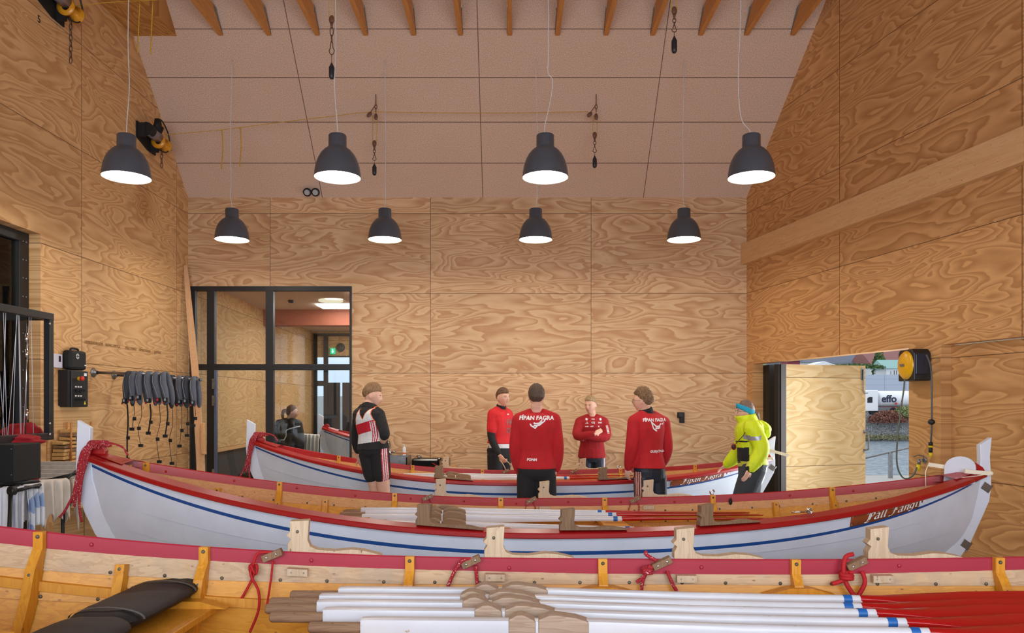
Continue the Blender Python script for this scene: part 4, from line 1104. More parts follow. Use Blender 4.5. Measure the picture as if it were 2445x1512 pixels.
fgo = [(695, 3.235, 'farthest of the five'), (646, 3.12, 'second farthest of the five'), (636, 3.02, 'middle one of the five'), (646, 2.905, 'second nearest of the five'), (738, 2.77, 'nearest of the five')]
for i, (px, D, w) in enumerate(fgo):
    lab = 'white and red oar in the nearest boat, ' + w
    loc = ((px - CX) / F * D, D, zf)
    if oar is None: oar = make_oar(); o = oar; o.location = loc; o['label'] = lab; o['group'] = 'oars lying in the nearest boat'
    else: o = dup(oar, loc, None, lab, 'oars lying in the nearest boat')
    o.rotation_euler = ((.0, .0, -.031 + [.0, -.003, .002, -.002, .0][i]))
    if i == 4: o.scale = (.93, 1, 1)
oarm = make_oar(.93, 'sleeved', .072, -.1); zm = BM.z0 - .135 + .014 + .038
mo = [(803, 6.28, -.02, 'farthest of three stacked together'), (812, 6.12, -.012, 'second of three stacked together'), (801, 5.90, -.005, 'front one of three stacked together'), (790, 5.62, -.10, 'lying alone along the near rail')]
for i, (px, D, yw, w) in enumerate(mo):
    lab = 'white and red oar in the middle boat, ' + w; loc = ((px - CX) / F * D, D, zm + .0)
    if i == 0: o = oarm; o.location = loc; o['label'] = lab; o['group'] = 'oars lying in the middle boat'
    else: o = dup(oarm, loc, None, lab, 'oars lying in the middle boat')
    o.rotation_euler = (0, 0, yw)
zr_ = BF.z0 - .135 + .014 + .038
for i, (px, D, yw, w) in enumerate([(905, 9.55, .02, 'behind, one of the pair'), (925, 9.25, .025, 'in front, one of the pair')]):
    lab = 'white oar in the farthest boat, ' + w
    o = dup(oarm, ((px - CX) / F * D, D, zr_ + .03), None, lab, 'oars lying in the farthest boat'); o.rotation_euler = (0, 0, yw)

# trestles under the boats
def stand(B, x, lab):
    q = B.world((x, 0, 0)); t = thing('boat_trestle', lab, 'trestle', (q.x, q.y, 0), B.yaw, 'trestles under the boats')
    a = abs(x / B.hl); zk = B.pt(1, B.ux(x, 1), 1).z - .055
    m = MB(); m.b2((-.05, -.42, zk - .05), (.05, .42, zk)); m.build('beam', M['pine'], t)
    for sx in (-1, 1):
        for sy in (-1, 1):
            m = MB(); m.bar((sx * .03, sy * .36, zk - .05), (sx * .16, sy * .42, 0.0), .04, .04); m.build('leg', M['pine'], t)
for B, nm_ in ((BM, 'middle boat'), (BF, 'farthest boat'), (BG, 'nearest boat')):
    for x, w in ((-B.hl * .45, 'bow'), (B.hl * .45, 'stern')): stand(B, x, 'wooden trestle under the %s half of the %s' % (w, nm_))
# the bow of another boat in the room beyond the glazing
fb = dup(far, (-.46, 14.35, 0), .03, 'boat bow with red rail seen through the right-hand interior window pane')
for ch in list(fb.children):
    if ch.name.split('.')[0] in ('lettering', 'flag_emblem', 'oarlock', 'oarlock_cleat', 'yoke_arm', 'yoke_line', 'back_board', 'tiller_arm', 'shackle', 'thwart', 'thwart_knee', 'toggle', 'name_board', 'rib', 'rudder_bracket'):
        for c2 in list(ch.children): bpy.data.objects.remove(c2)
        bpy.data.objects.remove(ch)
# ------------------------------------------------------------------ people
from mathutils.bvhtree import BVHTree
M['skin'] = plain('skin', '#dfae95', .5, 0, .06, 20); M['skin'].node_tree.nodes['Principled BSDF'].inputs['Subsurface Weight'].default_value = .0
M['lip'] = plain('lips', '#b5736a', .5); M['eyew'] = plain('eye_white', '#e6e1dc', .3); M['iris'] = plain('iris', '#3a4650', .3); M['shoe'] = plain('dark_shoe', '#26272b', .6)
def hairmat(n, a, b):
    t = NT(n); q = t.noise(t.mapping(t.obj(), (40, 40, 9)), 3, 3, .6); t.set(t.ramp(q, [(.35, lin(a)), (.65, lin(b))]), .6); t.bump(q, .6, .004); return t.mat
def cloth(n, c, var=.10, rough=.85, fold=.35):
    t = NT(n); q = t.noise(t.mapping(t.obj(), (7, 7, 3.2)), 1.6, 3, .55, .6); cc = lin(c)
    t.set(t.ramp(q, [(.3, tuple(x * (1 - var) for x in cc[:3]) + (1,)), (.7, tuple(min(1, x * (1 + var)) for x in cc[:3]) + (1,))]), rough)
    t.bump(q, fold, .03); return t.mat
M['fred'] = cloth('red_sweat_fleece', '#b8171f'); M['fred2'] = cloth('crimson_training_top', '#a3161f'); M['tred'] = cloth('red_tshirt', '#d2242a')
M['cblack'] = cloth('black_fabric', '#1d1c1e', .15); M['cnavy'] = cloth('navy_tights', '#171c2c', .12, .55); M['cwhite'] = cloth('white_lycra', '#dcdcdc', .03, .6)
M['cstripe'] = cloth('pale_stripe', '#d9a08f', .05); M['hiviz'] = cloth('hi_vis_yellow', '#d3e611', .08, .6, .8); M['refl'] = plain('reflective_tape', '#a9afb8', .3, .4)
M['charc'] = cloth('charcoal_trousers', '#383c42', .12); M['brownj'] = cloth('dark_brown_jacket', '#2a241f', .15, .6); M['teal'] = cloth('teal_headband', '#1f9fc4', .1)
M['liner'] = plain('orange_piping', '#e9692c', .6); M['print'] = plain('white_print', '#eeeeee', .6); M['grprint'] = plain('grey_print', '#8d4f4c', .6)

def remesh(m, name, mats, base, parent=None, vox=.008, it=3, paintf=None, fac=.5):
    me = bpy.data.meshes.new('tmp'); me.from_pydata([Vector(v) - base for v in m.v], [], m.f)
    bm = bmesh.new(); bm.from_mesh(me); bmesh.ops.remove_doubles(bm, verts=bm.verts, dist=1e-4); bmesh.ops.recalc_face_normals(bm, faces=bm.faces); bm.to_mesh(me); bm.free()
    o = bpy.data.objects.new('tmp', me); COL.objects.link(o)
    a = o.modifiers.new('r', 'REMESH'); a.mode = 'VOXEL'; a.voxel_size = vox; a.use_smooth_shade = True
    if it: s_ = o.modifiers.new('s', 'SMOOTH'); s_.factor = fac; s_.iterations = it
    dg = bpy.context.evaluated_depsgraph_get(); out = bpy.data.meshes.new_from_object(o.evaluated_get(dg)); bpy.data.objects.remove(o)
    out.materials.clear(); out.name = name
    for x in (mats if isinstance(mats, (list, tuple)) else [mats]): out.materials.append(x)
    if paintf:
        for p in out.polygons: p.material_index = paintf(p.center + base)
    out.polygons.foreach_set('use_smooth', [True] * len(out.polygons))
    r = bpy.data.objects.new(name, out); COL.objects.link(r)
    if parent: r.parent = parent
    else: r.location = base
    return r

def limb(m, pts, rs, n=14, sub=5):
    pts = [Vector(p) for p in pts]; P_ = catmull(pts, sub); R_ = []
    for i in range(len(P_)):
        k = i / (len(P_) - 1) * (len(rs) - 1); a = int(min(k, len(rs) - 2)); R_.append(rs[a] + (rs[a + 1] - rs[a]) * (k - a))
    m.tube(P_, R_, n); m.sphere(P_[0], R_[0] * .98, 12, 8); m.sphere(P_[-1], R_[-1] * .98, 12, 8)
def hand(m, w, d, nrm, handed, curl=.5, sc=1.0, spread=.0):
    w = Vector(w); d = Vector(d).normalized(); nrm = Vector(nrm); nrm = (nrm - d * nrm.dot(d)).normalized(); t = d.cross(nrm) * handed
    Mr = Matrix((t, d, nrm)).transposed()
    m.sphere(w + d * .048 * sc, 1, 14, 10, (.040 * sc, .056 * sc, .017 * sc), M=Mr)
    m.tube([w - d * .03, w + d * .02 * sc], [.026 * sc, .027 * sc], 12)
    for off, L in ((.028, .072), (.0095, .082), (-.0095, .076), (-.027, .060)):
        p = w + d * .088 * sc + t * off * sc; c = 0; pts = [p - d * .02 * sc, p]
        for k, f in enumerate((.42, .33, .25)):
            c += curl * (.55 if k == 0 else .75); dr = d * math.cos(c) + nrm * math.sin(c) + t * spread * off * 8; p = p + dr * L * f * sc; pts.append(p)
        m.tube(pts, [.0095 * sc, .0092 * sc, .0086 * sc, .0080 * sc, .0066 * sc], 8); m.sphere(pts[-1], .0066 * sc, 8, 6)
    p = w + d * .022 * sc + t * .03 * sc; q1 = p + (d * .55 + t * .75 + nrm * .15).normalized() * .036 * sc; q2 = q1 + (d * .85 + t * .3 + nrm * .35 * curl * 2).normalized() * .030 * sc
    m.tube([p - t * .01, p, q1, q2], [.012 * sc, .012 * sc, .0105 * sc, .008 * sc], 8); m.sphere(q2, .008 * sc, 8, 6)

def g2(x, z, cx, cz, sx, sz): return math.exp(-((x - cx) / sx) ** 2 - ((z - cz) / sz) ** 2)
def head_pt(d, fem=False):
    x, y, z = d.x * .076, d.y * .096, d.z * .118
    if z < 0:
        k = min(1, -z / .118); x *= 1 - .30 * k ** 1.3
        if y < 0: y *= 1 - .45 * k
        else: y = y * (1 - .10 * k) + .012 * k
    else:
        if y > 0: y *= 1 - .10 * (z / .118) ** 2
    if d.y > 0:
        f = min(1, d.y * 2)
        y += f * (.020 * g2(x, z, 0, -.030, .011, .014) + .013 * g2(x, z, 0, -.010, .008, .022) - .011 * (g2(x, z, .031, .0, .015, .011) + g2(x, z, -.031, .0, .015, .011))
                  + .005 * g2(x, z, 0, .022, .05, .010) + .006 * g2(x, z, 0, -.060, .018, .007) + .008 * g2(x, z, 0, -.093, .022, .014) + .004 * (g2(x, z, .042, -.03, .016, .02) + g2(x, z, -.042, -.03, .016, .02)))
    return Vector((x, y, z))
def head_frame(c, yaw, pitch=0, roll=0, sc=1.0):
    # yaw: direction the face looks, measured in the floor plane (0 = away from camera, +90deg = left of picture)
    return Matrix.Translation(c) @ Matrix.Rotation(yaw, 4, 'Z') @ Matrix.Rotation(-pitch, 4, 'X') @ Matrix.Rotation(roll, 4, 'Y') @ Matrix.Scale(sc, 4)
def dirs(n=40, k=30):
    return [[Vector((math.sin(PI * i / k) * math.cos(2 * PI * j / n), math.sin(PI * i / k) * math.sin(2 * PI * j / n), math.cos(PI * i / k))) for j in range(n + 1)] for i in range(k + 1)]
def add_head(m, H):
    m.grid([[H @ head_pt(d) for d in r] for r in dirs()])
    for s_ in (-1, 1): m.sphere(H @ Vector((s_ * .073, -.010, -.008)), 1, 12, 8, (.009, .019, .031), M=H.to_3x3() @ Matrix.Rotation(s_ * .35, 3, 'Z'))
def face_bits(H, par, base, brow, lip=True, glasses=False):
    R3 = H.to_3x3()
    for s_ in (-1, 1):
        m = MB(); c = H @ Vector((s_ * .031, .0775, -.001)) - base
        m.sphere(c, 1, 12, 8, (.0135, .010, .0072), M=R3); m.sphere(H @ Vector((s_ * .031, .0855, -.001)) - base, 1, 10, 6, (.0055, .003, .0055), mi=1, M=R3); m.build('eye', [M['eyew'], M['iris']], par)
        m = MB(); m.tube([H @ Vector((s_ * .016, .0925, .0165)) - base, H @ Vector((s_ * .032, .0905, .0205)) - base, H @ Vector((s_ * .048, .081, .0145)) - base], [.0026, .0034, .002], 6); m.build('eyebrow', brow, par)
    m = MB(); m.tube([H @ Vector((-.021, .0865, -.0605)) - base, H @ Vector((-.01, .0965, -.059)) - base, H @ Vector((0, .0990, -.0605)) - base, H @ Vector((.01, .0965, -.059)) - base, H @ Vector((.021, .0865, -.0605)) - base], [.002, .0042, .0045, .0042, .002], 6, sq=.9); m.build('mouth', M['lip'], par)
    if glasses:
        m = MB()
        for s_ in (-1, 1):
            m.tube([H @ Vector((s_ * .034 + .023 * math.cos(a), .104 - .012 * abs(math.cos(a)), -.004 + .017 * math.sin(a))) - base for a in [k * PI / 8 for k in range(16)]], .0016, 6, closed=True)
            m.tube([H @ Vector((s_ * .057, .094, .0)) - base, H @ Vector((s_ * .078, .05, .002)) - base, H @ Vector((s_ * .079, -.005, .0)) - base], .0015, 6)
        m.tube([H @ Vector((-.011, .108, .0)) - base, H @ Vector((.011, .108, .0)) - base], .0015, 6)
        m.build('glasses', M['black'], par)
def hair(H, par, base, mat, thick=.018, seed=0, back=-.055, side=.0, front=.062, tuft=.0, vox=.006, curly=.0, name='hair'):
    m = MB(); rows = []
    for r in dirs(84, 60):
        row = []
        for d in r:
            p = head_pt(d); y = d.y
            line = back + (side - back) * min(1, max(0, (y + .75) / .6)) if y < -.15 else side + (front - side) * min(1, max(0, (y + .15) / .75)) ** .8
            k = max(0., min(1., (p.z - line) / .018 + .5)); top = max(0, d.z)
            nz = noise.noise(Vector((p.x * 60 + seed, p.y * 30, p.z * 30))) * .5 + noise.noise(Vector((p.x * 110, p.y * 110 + seed, p.z * 110))) * .5 * (1 + curly * 2)
            th = (.0035 + thick * (.55 + .55 * top) * min(1, max(.0, (p.z - line) / .05)) + tuft * g2(d.x, d.y, .0, .75, .8, .5) * (1 if d.z > .2 else 0) + nz * .006 * (1 + curly))
            q = p + Vector((d.x, d.y, d.z)).normalized() * (th * k - .012 * (1 - k)); row.append(H @ q)
        rows.append(row)
    m.grid([[v - base for v in r] for r in rows], flip=True); return m.build(name, mat, par)
def torso(m, pel, neck, axp, axs, prof, sh=None):
    """rings from pelvis to neck base: prof = [(k, rx, ry, bulge)] k along the spine"""
    rows = []
    for k, rx, ry, fw in prof:
        c = pel.lerp(neck, k); ax = axp.lerp(axs, max(0, min(1, k))).normalized(); up = (neck - pel).normalized(); f = up.cross(ax).normalized() 
        rows.append([c + f * fw + ax * rx * (abs(math.cos(a)) ** .85 * (1 if math.cos(a) > 0 else -1)) + f * ry * math.sin(a) for a in [2 * PI * j / 24 for j in range(25)]])
    m.grid(rows); m.add(rows[0][:-1], [list(range(24))[::-1]]); m.add(rows[-1][:-1], [list(range(24))])
TB_ = [(-.12, .12, .085, 0), (-.05, .155, .105, -.01), (.05, .165, .112, -.01), (.18, .155, .102, 0), (.35, .138, .094, .005), (.55, .150, .105, .005), (.74, .168, .115, 0), (.87, .168, .105, -.005), (.95, .12, .082, -.005), (1.0, .065, .06, 0)]

class Person: pass
def person(label, J, skinparts=(), fem=False, k=1.0, hair_kw=None, face=True, glasses=False, curls=(.4, .4), headsc=1.0):
    p = Person(); p.J = J = {a: Vector(b) for a, b in J.items()}
    base = Vector((J['pel'].x, J['pel'].y, 0)); p.base = base; p.k = k
    p.axs = (J['shR'] - J['shL']).normalized(); p.axp = (J['hipR'] - J['hipL']).normalized()
    m = MB(); kk = k
    prof = [(a, b * kk * .95, c * kk * .95, d) for a, b, c, d in TB_]
    torso(m, J['pel'], J['neck'], p.axp, p.axs, prof)
    H = head_frame(J['head'], J['yaw'][0], J['yaw'][1], J['yaw'][2], headsc * .99); p.H = H
    add_head(m, H)
    nb = H @ Vector((0, -.025, -.075))
    m.tube([J['neck'] - Vector((0, 0, .03)), J['neck'].lerp(nb, .5), nb], [.064 * kk, .056 * kk, .055 * kk], 16)
    for s_ in 'LR':
        limb(m, [J['sh' + s_], J['el' + s_], J['wr' + s_]], [.050 * kk, .044 * kk, .041 * kk, .038 * kk, .026 * kk])
        limb(m, [J['neck'].lerp(J['sh' + s_], .35), J['sh' + s_]], [.05 * kk, .052 * kk], 10, 2)
        hd = J['hd' + s_] - J['wr' + s_]; hand(m, J['wr' + s_], hd, J['pn' + s_], 1 if s_ == 'L' else -1, curls[0 if s_ == 'L' else 1], .96 * kk)
        limb(m, [J['hip' + s_], J['kn' + s_], J['an' + s_]], [.086 * kk, .078 * kk, .058 * kk, .056 * kk, .038 * kk], 16)
        a = J['an' + s_]; f = J['toe'] if 'toe' in J else Vector((0, 1, 0)); f = f.normalized()
        m.tube([a + Vector((0, 0, -.03)) - f * .04, a - Vector((0, 0, .045)) + f * .04, Vector((a.x, a.y, .03)) + f * .15], [.038, .04, .026], 12)
    p.body = remesh(m, 'person', [M['skin']], base, None, .0065, 2)
    tag(p.body, label, 'person')
    if face: face_bits(H, p.body, base, hair_kw['mat'], glasses=glasses)
    if hair_kw: hair(H, p.body, base, **hair_kw)
    for s_ in 'LR':
        a = J['an' + s_]; f = J['toe'].normalized(); m = MB()
        m.tube([Vector((a.x, a.y, .055)) - f * .065, Vector((a.x, a.y, .055)) + f * .05, Vector((a.x, a.y, .045)) + f * .16, Vector((a.x, a.y, .04)) + f * .20], [.045, .048, .042, .028], 14); m.tube([a + Vector((0, 0, .03)), Vector((a.x, a.y, .05))], [.046, .05], 14)
        remesh(m, 'shoe', M['shoe'], base, p.body, .01, 2)
    return p
def top(p, name, mats, infl=.016, hem=-.02, sleeves=(1, 1), collar=0, paintf=None, vox=.0085, cut=None, loose=1.0, hemflare=.0, it=4, cuff=.006):
    """sleeved garment over torso and arms; sleeves = how far down each arm (0..1..2)"""
    J, kk = p.J, p.k; m = MB(); prof = []
    for a, b, c, d in TB_:
        if a < hem: continue
        prof.append((a, b * kk * loose + infl, c * kk * loose + infl, d))
    if not prof or prof[0][0] > hem: prof.insert(0, (hem, .162 * kk * loose + infl + hemflare, .110 * kk * loose + infl + hemflare, -.008))
    prof[-1] = (1.0, .062 * kk + infl * .7, .058 * kk + infl * .6, 0)
    torso(m, J['pel'], J['neck'], p.axp, p.axs, prof)
    if collar: nb = p.H @ Vector((0, -.025, -.075)); m.tube([J['neck'] - Vector((0, 0, .02)), J['neck'].lerp(nb, collar)], [.066 * kk + infl * .5, .060 * kk + .008], 18)
    for s_, q in zip('LR', sleeves):
        sh, el, wr = J['sh' + s_], J['el' + s_], J['wr' + s_]
        limb(m, [J['neck'].lerp(sh, .35), sh], [.055 * kk + infl * .6, .058 * kk + infl * .7], 12, 2)
        if q <= 0: continue
        if q <= 1: limb(m, [sh, sh.lerp(el, q)], [.055 * kk + infl, .048 * kk + infl], 16)
        else:
            e2 = el.lerp(wr, q - 1); limb(m, [sh, el, e2], [.054 * kk + infl, .048 * kk + infl, .045 * kk + infl, .042 * kk + infl * .9, .032 * kk + infl * .6], 16)
    return remesh(m, name, mats, p.base, p.body, vox, it, paintf)
def bottoms(p, name, mats, infl=.012, down=1.6, paintf=None, vox=.0085, waist=.12, flare=0):
    J, kk = p.J, p.k; m = MB()
    prof = [(a, b * kk + infl, c * kk + infl, d) for a, b, c, d in TB_ if a <= .06] + [(waist, .158 * kk + infl, .104 * kk + infl, 0)]
    torso(m, J['pel'], J['neck'], p.axp, p.axs, prof)
    for s_ in 'LR':
        h, kn, an = J['hip' + s_], J['kn' + s_], J['an' + s_]
        if down <= 1: limb(m, [h, h.lerp(kn, down)], [.088 * kk + infl, .080 * kk + infl, (.086 - .022 * down) * kk + infl + flare], 18)
        else: limb(m, [h, kn, kn.lerp(an, down - 1)], [.088 * kk + infl, .080 * kk + infl, .062 * kk + infl, .060 * kk + infl + flare, .045 * kk + infl + flare], 18)
    return remesh(m, name, mats, p.base, p.body, vox, 3, paintf)
def decal(p, garment, tris, origin, right, up, toward, mat, name, off=.0035, split=None):
    """flat print laid onto a garment: 2-D faces are projected along 'toward' onto the cloth"""
    me = garment.data; bv = BVHTree.FromPolygons([v.co.copy() for v in me.vertices], [tuple(q.vertices) for q in me.polygons])
    vs, fs = tris; out = []
    for x, y in vs:
        q = origin - p.base + right * x + up * y - toward * .4
        hit = bv.ray_cast(q, toward)
        out.append((hit[0] - toward * off) if hit[0] is not None else q + toward * .4)
    m = MB(); m.add(out, fs, smooth=True); o = m.build(name, mat, p.body); return o
def text_tris(s, size, shear=0, bold=0):
    cu = bpy.data.curves.new('t', 'FONT'); cu.body = s; cu.size = size; cu.shear = shear; cu.align_x = 'CENTER'; cu.align_y = 'CENTER'; cu.offset = bold; cu.resolution_u = 2
    o = bpy.data.objects.new('t', cu); COL.objects.link(o); dg = bpy.context.evaluated_depsgraph_get(); me = bpy.data.meshes.new_from_object(o.evaluated_get(dg))
    r = ([(v.co.x, v.co.y) for v in me.vertices], [tuple(q.vertices) for q in me.polygons]); bpy.data.objects.remove(o); return r
def poly_tris(polys, sub=3):
    vs, fs = [], []
    for q in polys:
        n = len(vs); vs += q; fs.append(tuple(range(n, n + len(q))))
    return vs, fs
def q_(px, py, D): return P(px, py, D)
def rib_quads(pts, w):
    out = []
    for a, b in zip(pts[:-1], pts[1:]):
        d = Vector((b[0] - a[0], b[1] - a[1])); d.normalize(); n = Vector((-d.y, d.x)) * w / 2; d = d * w * .3
        out.append([(a[0] - d.x + n.x, a[1] - d.y + n.y), (a[0] - d.x - n.x, a[1] - d.y - n.y), (b[0] + d.x - n.x, b[1] + d.y - n.y), (b[0] + d.x + n.x, b[1] + d.y + n.y)])
    return out
boat_logo = rib_quads([(-.075, .045), (-.05, -.02), (-.01, -.045), (.055, .03)], .014) + rib_quads([(-.075, .045), (-.01, -.0), (.04, .005)], .014) + rib_quads([(-.02, -.02), (.03, -.015), (.085, .028)], .016) + rib_quads([(-.02, .0), (.03, .005), (.095, .04)], .012)
UP = Vector((0, 0, 1))

def stand_legs(J, D1, D2, kneez=.50):
    pass

# --- man seen from behind, red sweater (centre)
D = 7.66
J = dict(pel=q_(1281, 1128, D), neck=q_(1281, 985, D), head=q_(1281, 948, D), shL=q_(1240, 1003, D), shR=q_(1322, 1003, D), elL=q_(1231, 1068, D + .02), elR=q_(1331, 1068, D + .02),
         wrL=q_(1238, 1124, D + .06), wrR=q_(1328, 1122, D + .06), hdL=q_(1247, 1150, D + .08), hdR=q_(1319, 1148, D + .08), pnL=(1, 0, 0), pnR=(-1, 0, 0),
         hipL=q_(1260, 1138, D), hipR=q_(1302, 1138, D), knL=q_(1256, 1240, D - .02), knR=q_(1308, 1240, D - .02), anL=q_(1254, 1336, D + .02), anR=q_(1312, 1336, D + .02), toe=(0, 1, 0), yaw=(-.05, .0, 0))
hm = hairmat('dark_brown_hair', '#3a2c24', '#5d4636')
pc = person('man seen from behind, red sweater with white print, black trousers, hands in pockets', J, k=1.04, hair_kw=dict(mat=hm, thick=.019, seed=1, back=-.055, side=-.005, front=.06), curls=(.5, .5))
sw = top(pc, 'sweater', M['fred'], .020, .06, (1.95, 1.95), 0, it=6, loose=1.06)
bottoms(pc, 'trousers', M['cblack'], .020, 1.95, waist=.12)
R_ = Vector((1, 0, 0)); T_ = Vector((0, 1, 0)); o0 = q_(1280, 998, D)
decal(pc, sw, text_tris('FÍPAN FAGRA', .057, .12, .002), o0, R_, UP, T_, M['print'], 'back_print')
decal(pc, sw, poly_tris(boat_logo), q_(1279, 1011, D), R_, UP, T_, M['print'], 'boat_emblem')
decal(pc, sw, text_tris('FONN', .035, .1, .0015), q_(1269, 1096, D), R_, UP, T_, M['print'], 'hem_print')

# --- man seen from behind-left in red sweater with glasses (right of centre)
D = 7.95
J = dict(pel=q_(1550, 1133, D), neck=q_(1545, 987, D), head=q_(1534, 957, D), shL=q_(1515, 1007, D - .10), shR=q_(1584, 1010, D + .14), elL=q_(1508, 1068, D - .12), elR=q_(1592, 1068, D + .16),
         wrL=q_(1500, 1118, D - .02), wrR=q_(1583, 1108, D + .32), hdL=q_(1497, 1142, D + .02), hdR=q_(1565, 1112, D + .42), pnL=(.6, .6, 0), pnR=(-1, 0, 0),
         hipL=q_(1535, 1140, D - .04), hipR=q_(1569, 1140, D + .04), knL=q_(1535, 1235, D - .03), knR=q_(1574, 1235, D + .06), anL=q_(1536, 1328, D), anR=q_(1576, 1326, D + .08), toe=(-.6, .8, 0), yaw=(1.10, .02, 0))
hm2 = hairmat('curly_light_brown_hair', '#5b4028', '#93714c')
pe = person('man with curly hair and glasses seen from behind, red sweater over black collar', J, k=1.02, hair_kw=dict(mat=hm2, thick=.026, seed=4, back=-.05, side=.0, front=.058, curly=1.2), glasses=True, curls=(.6, .5))
sw = top(pe, 'sweater', M['fred'], .020, .10, (1.95, 1.95), 0, it=6, loose=1.04)
m = MB(); nb = pe.H @ Vector((0, -.028, -.072)); m.tube([pe.J['neck'] + Vector((0, 0, -.02)), pe.J['neck'].lerp(nb, .85)], [.078, .071], 18); remesh(m, 'collar', M['cblack'], pe.base, pe.body, .008, 2)
lat = pe.axp; 
def stripes(p, D_, outer, cols=(0, 1)):
    J = p.J
    def f(c):
        # side stripes run down the outer face of the left leg
        h, kn = J['hipL'], J['knL']; k = (h.z - c.z) / (h.z - kn.z); cc = h.lerp(kn, max(0, min(1.2, k)))
        v = c - cc; a = v.dot(outer); b = v.dot(Vector((outer.y, -outer.x, 0)))
        if k < -.15 or k > .78 or a < .045: return 0
        return 1 if abs(b) < .046 and (int((b + .046) / .0115) % 2 == 0) else (2 if abs(b) < .05 else 0)
    return f
bt = bottoms(pe, 'tights', [M['cnavy'], M['cstripe'], plain('dark_red_stripe', '#5b2730', .6)], .012, 1.95, stripes(pe, D, Vector((-.75, -.66, 0)).normalized()), .006, .14)
Rr = Vector((1, 0, 0)); Tt = Vector((0, 1, 0))
decal(pe, sw, text_tris('FÍPAN FAGRA', .046, .08, .0015), q_(1560, 1003, D), Rr, UP, Tt, M['print'], 'back_print')
decal(pe, sw, poly_tris([[(x * .85, y) for x, y in q] for q in boat_logo]), q_(1564, 1018, D), Rr, UP, Tt, M['print'], 'boat_emblem')
decal(pe, sw, text_tris('GUÐJÓNSS', .034, .15, .001), q_(1566, 1077, D), Rr, UP, Tt, M['print'], 'hem_print')

# --- man with folded arms by the back wall
D = 10.72
J = dict(pel=q_(1413, 1092, D), neck=q_(1414, 995, D), head=q_(1410, 968, D - .02), shR=q_(1385, 1008, D + .0), shL=q_(1441, 1008, D - .0), elR=q_(1379, 1041, D - .16), elL=q_(1447, 1043, D - .16),
         wrR=q_(1421, 1036, D - .27), wrL=q_(1402, 1044, D - .24), hdR=q_(1432, 1030, D - .22), hdL=q_(1388, 1040, D - .20), pnL=(0, 1, 0), pnR=(0, 1, 0),
         hipR=q_(1399, 1098, D), hipL=q_(1428, 1098, D), knR=q_(1398, 1165, D), knL=q_(1430, 1165, D), anR=q_(1397, 1231, D), anL=q_(1431, 1231, D), toe=(0, -1, 0), yaw=(PI - .55, .06, 0))
hm3 = hairmat('dark_blond_hair', '#7d6141', '#b59a70')
pd = person('blond man with folded arms in a crimson training top, standing by the back wall', J, k=1.02, hair_kw=dict(mat=hm3, thick=.015, seed=7, back=-.04, side=.02, front=.058, tuft=.006), curls=(.5, .3), headsc=1.05)
sw = top(pd, 'training_top', M['fred2'], .020, -.02, (1.9, 1.9), 0, it=5, loose=1.05)
bottoms(pd, 'tights', [M['cnavy'], plain('lilac_stripe', '#c4bcd6', .5), M['cnavy']], .012, 1.95, lambda c: 1 if (c.x > q_(1439, 1100, D).x and (int((c.x * 100)) % 3 != 0)) else 0, .008, .12)
R_ = Vector((1, 0, 0)); T_ = Vector((0, 1, 0))
for i, (tx_, px, py, sz) in enumerate((('KSJ', 1414, 1009, .036), ('DnB', 1430, 1009, .028), ('mello', 1399, 1018, .022), ('ATP', 1411, 1018, .024), ('KJ', 1427, 1018, .022), ('VIKIN', 1414, 1001, .018))):
    decal(pd, sw, text_tris(tx_, sz, 0, .001), q_(px, py, D), R_, UP, T_, M['print'], 'chest_print', .004)
decal(pd, sw, poly_tris([[(-.02, -.016), (-.008, -.016), (-.014, .0)], [(-.004, -.016), (.008, -.016), (-.008, .01)], [(.010, -.016), (.024, -.016), (.0, .022)]]), q_(1399, 1009, D), R_, UP, T_, M['print'], 'chest_print', .004)
for px in (1399, 1432):
    decal(pd, sw, ([(.016 * math.cos(a), .018 * math.sin(a)) for a in [k * PI / 6 for k in range(12)]], [tuple(range(12))]), q_(px, 1001, D), R_, UP, T_, M['print'], 'crest', .004)
decal(pd, sw, text_tris('ADIDA', .036, 0, .002), q_(1449, 1024, D), Vector((-.12, 0, -1)).normalized(), Vector((1, 0, 0)), T_, M['print'], 'sleeve_print', .004) if False else None
m = MB()
for k in range(6): decal(pd, sw, poly_tris([[(-.016, -.006), (.016, -.006), (.016, .006), (-.016, .006)]]), q_(1446.5 + .4 * k, 1017 + k * 3.2, D), R_, UP, T_, M['print'], 'sleeve_print', .004)

# --- man in red T-shirt over black sleeves holding a strap
D = 10.35
J = dict(pel=q_(1192, 1080, D), neck=q_(1195, 977, D), head=q_(1201, 950, D - .04), shR=q_(1177, 989, D - .10), shL=q_(1212, 989, D + .16), elR=q_(1173, 1042, D - .16), elL=q_(1222, 1045, D + .20),
         wrR=q_(1193, 1088, D - .30), wrL=q_(1225, 1090, D + .12), hdR=q_(1204, 1102, D - .36), hdL=q_(1229, 1105, D + .08), pnR=(.3, .7, .3), pnL=(-1, 0, 0),
         hipR=q_(1182, 1088, D - .06), hipL=q_(1202, 1088, D + .06), knR=q_(1181, 1162, D - .08), knL=q_(1206, 1162, D + .06), anR=q_(1180, 1238, D - .04), anL=q_(1208, 1236, D + .1), toe=(.75, -.65, 0), yaw=(PI + .72, -.04, 0))
hm4 = hairmat('brown_hair', '#4a3020', '#7a5637')
pb = person('young man in red T-shirt over black long sleeves, holding a wooden strap loop', J, k=1.0, hair_kw=dict(mat=hm4, thick=.018, seed=9, back=-.02, side=.032, front=.052, tuft=.008), curls=(.4, 1.1), headsc=1.04)
top(pb, 'undershirt', M['cblack'], .009, .1, (1.92, 1.92), .75, it=3)
sw = top(pb, 'tshirt', [M['tred'], M['cwhite']], .022, .20, (.72, .72), 0, None, .0085, it=5, loose=1.05)
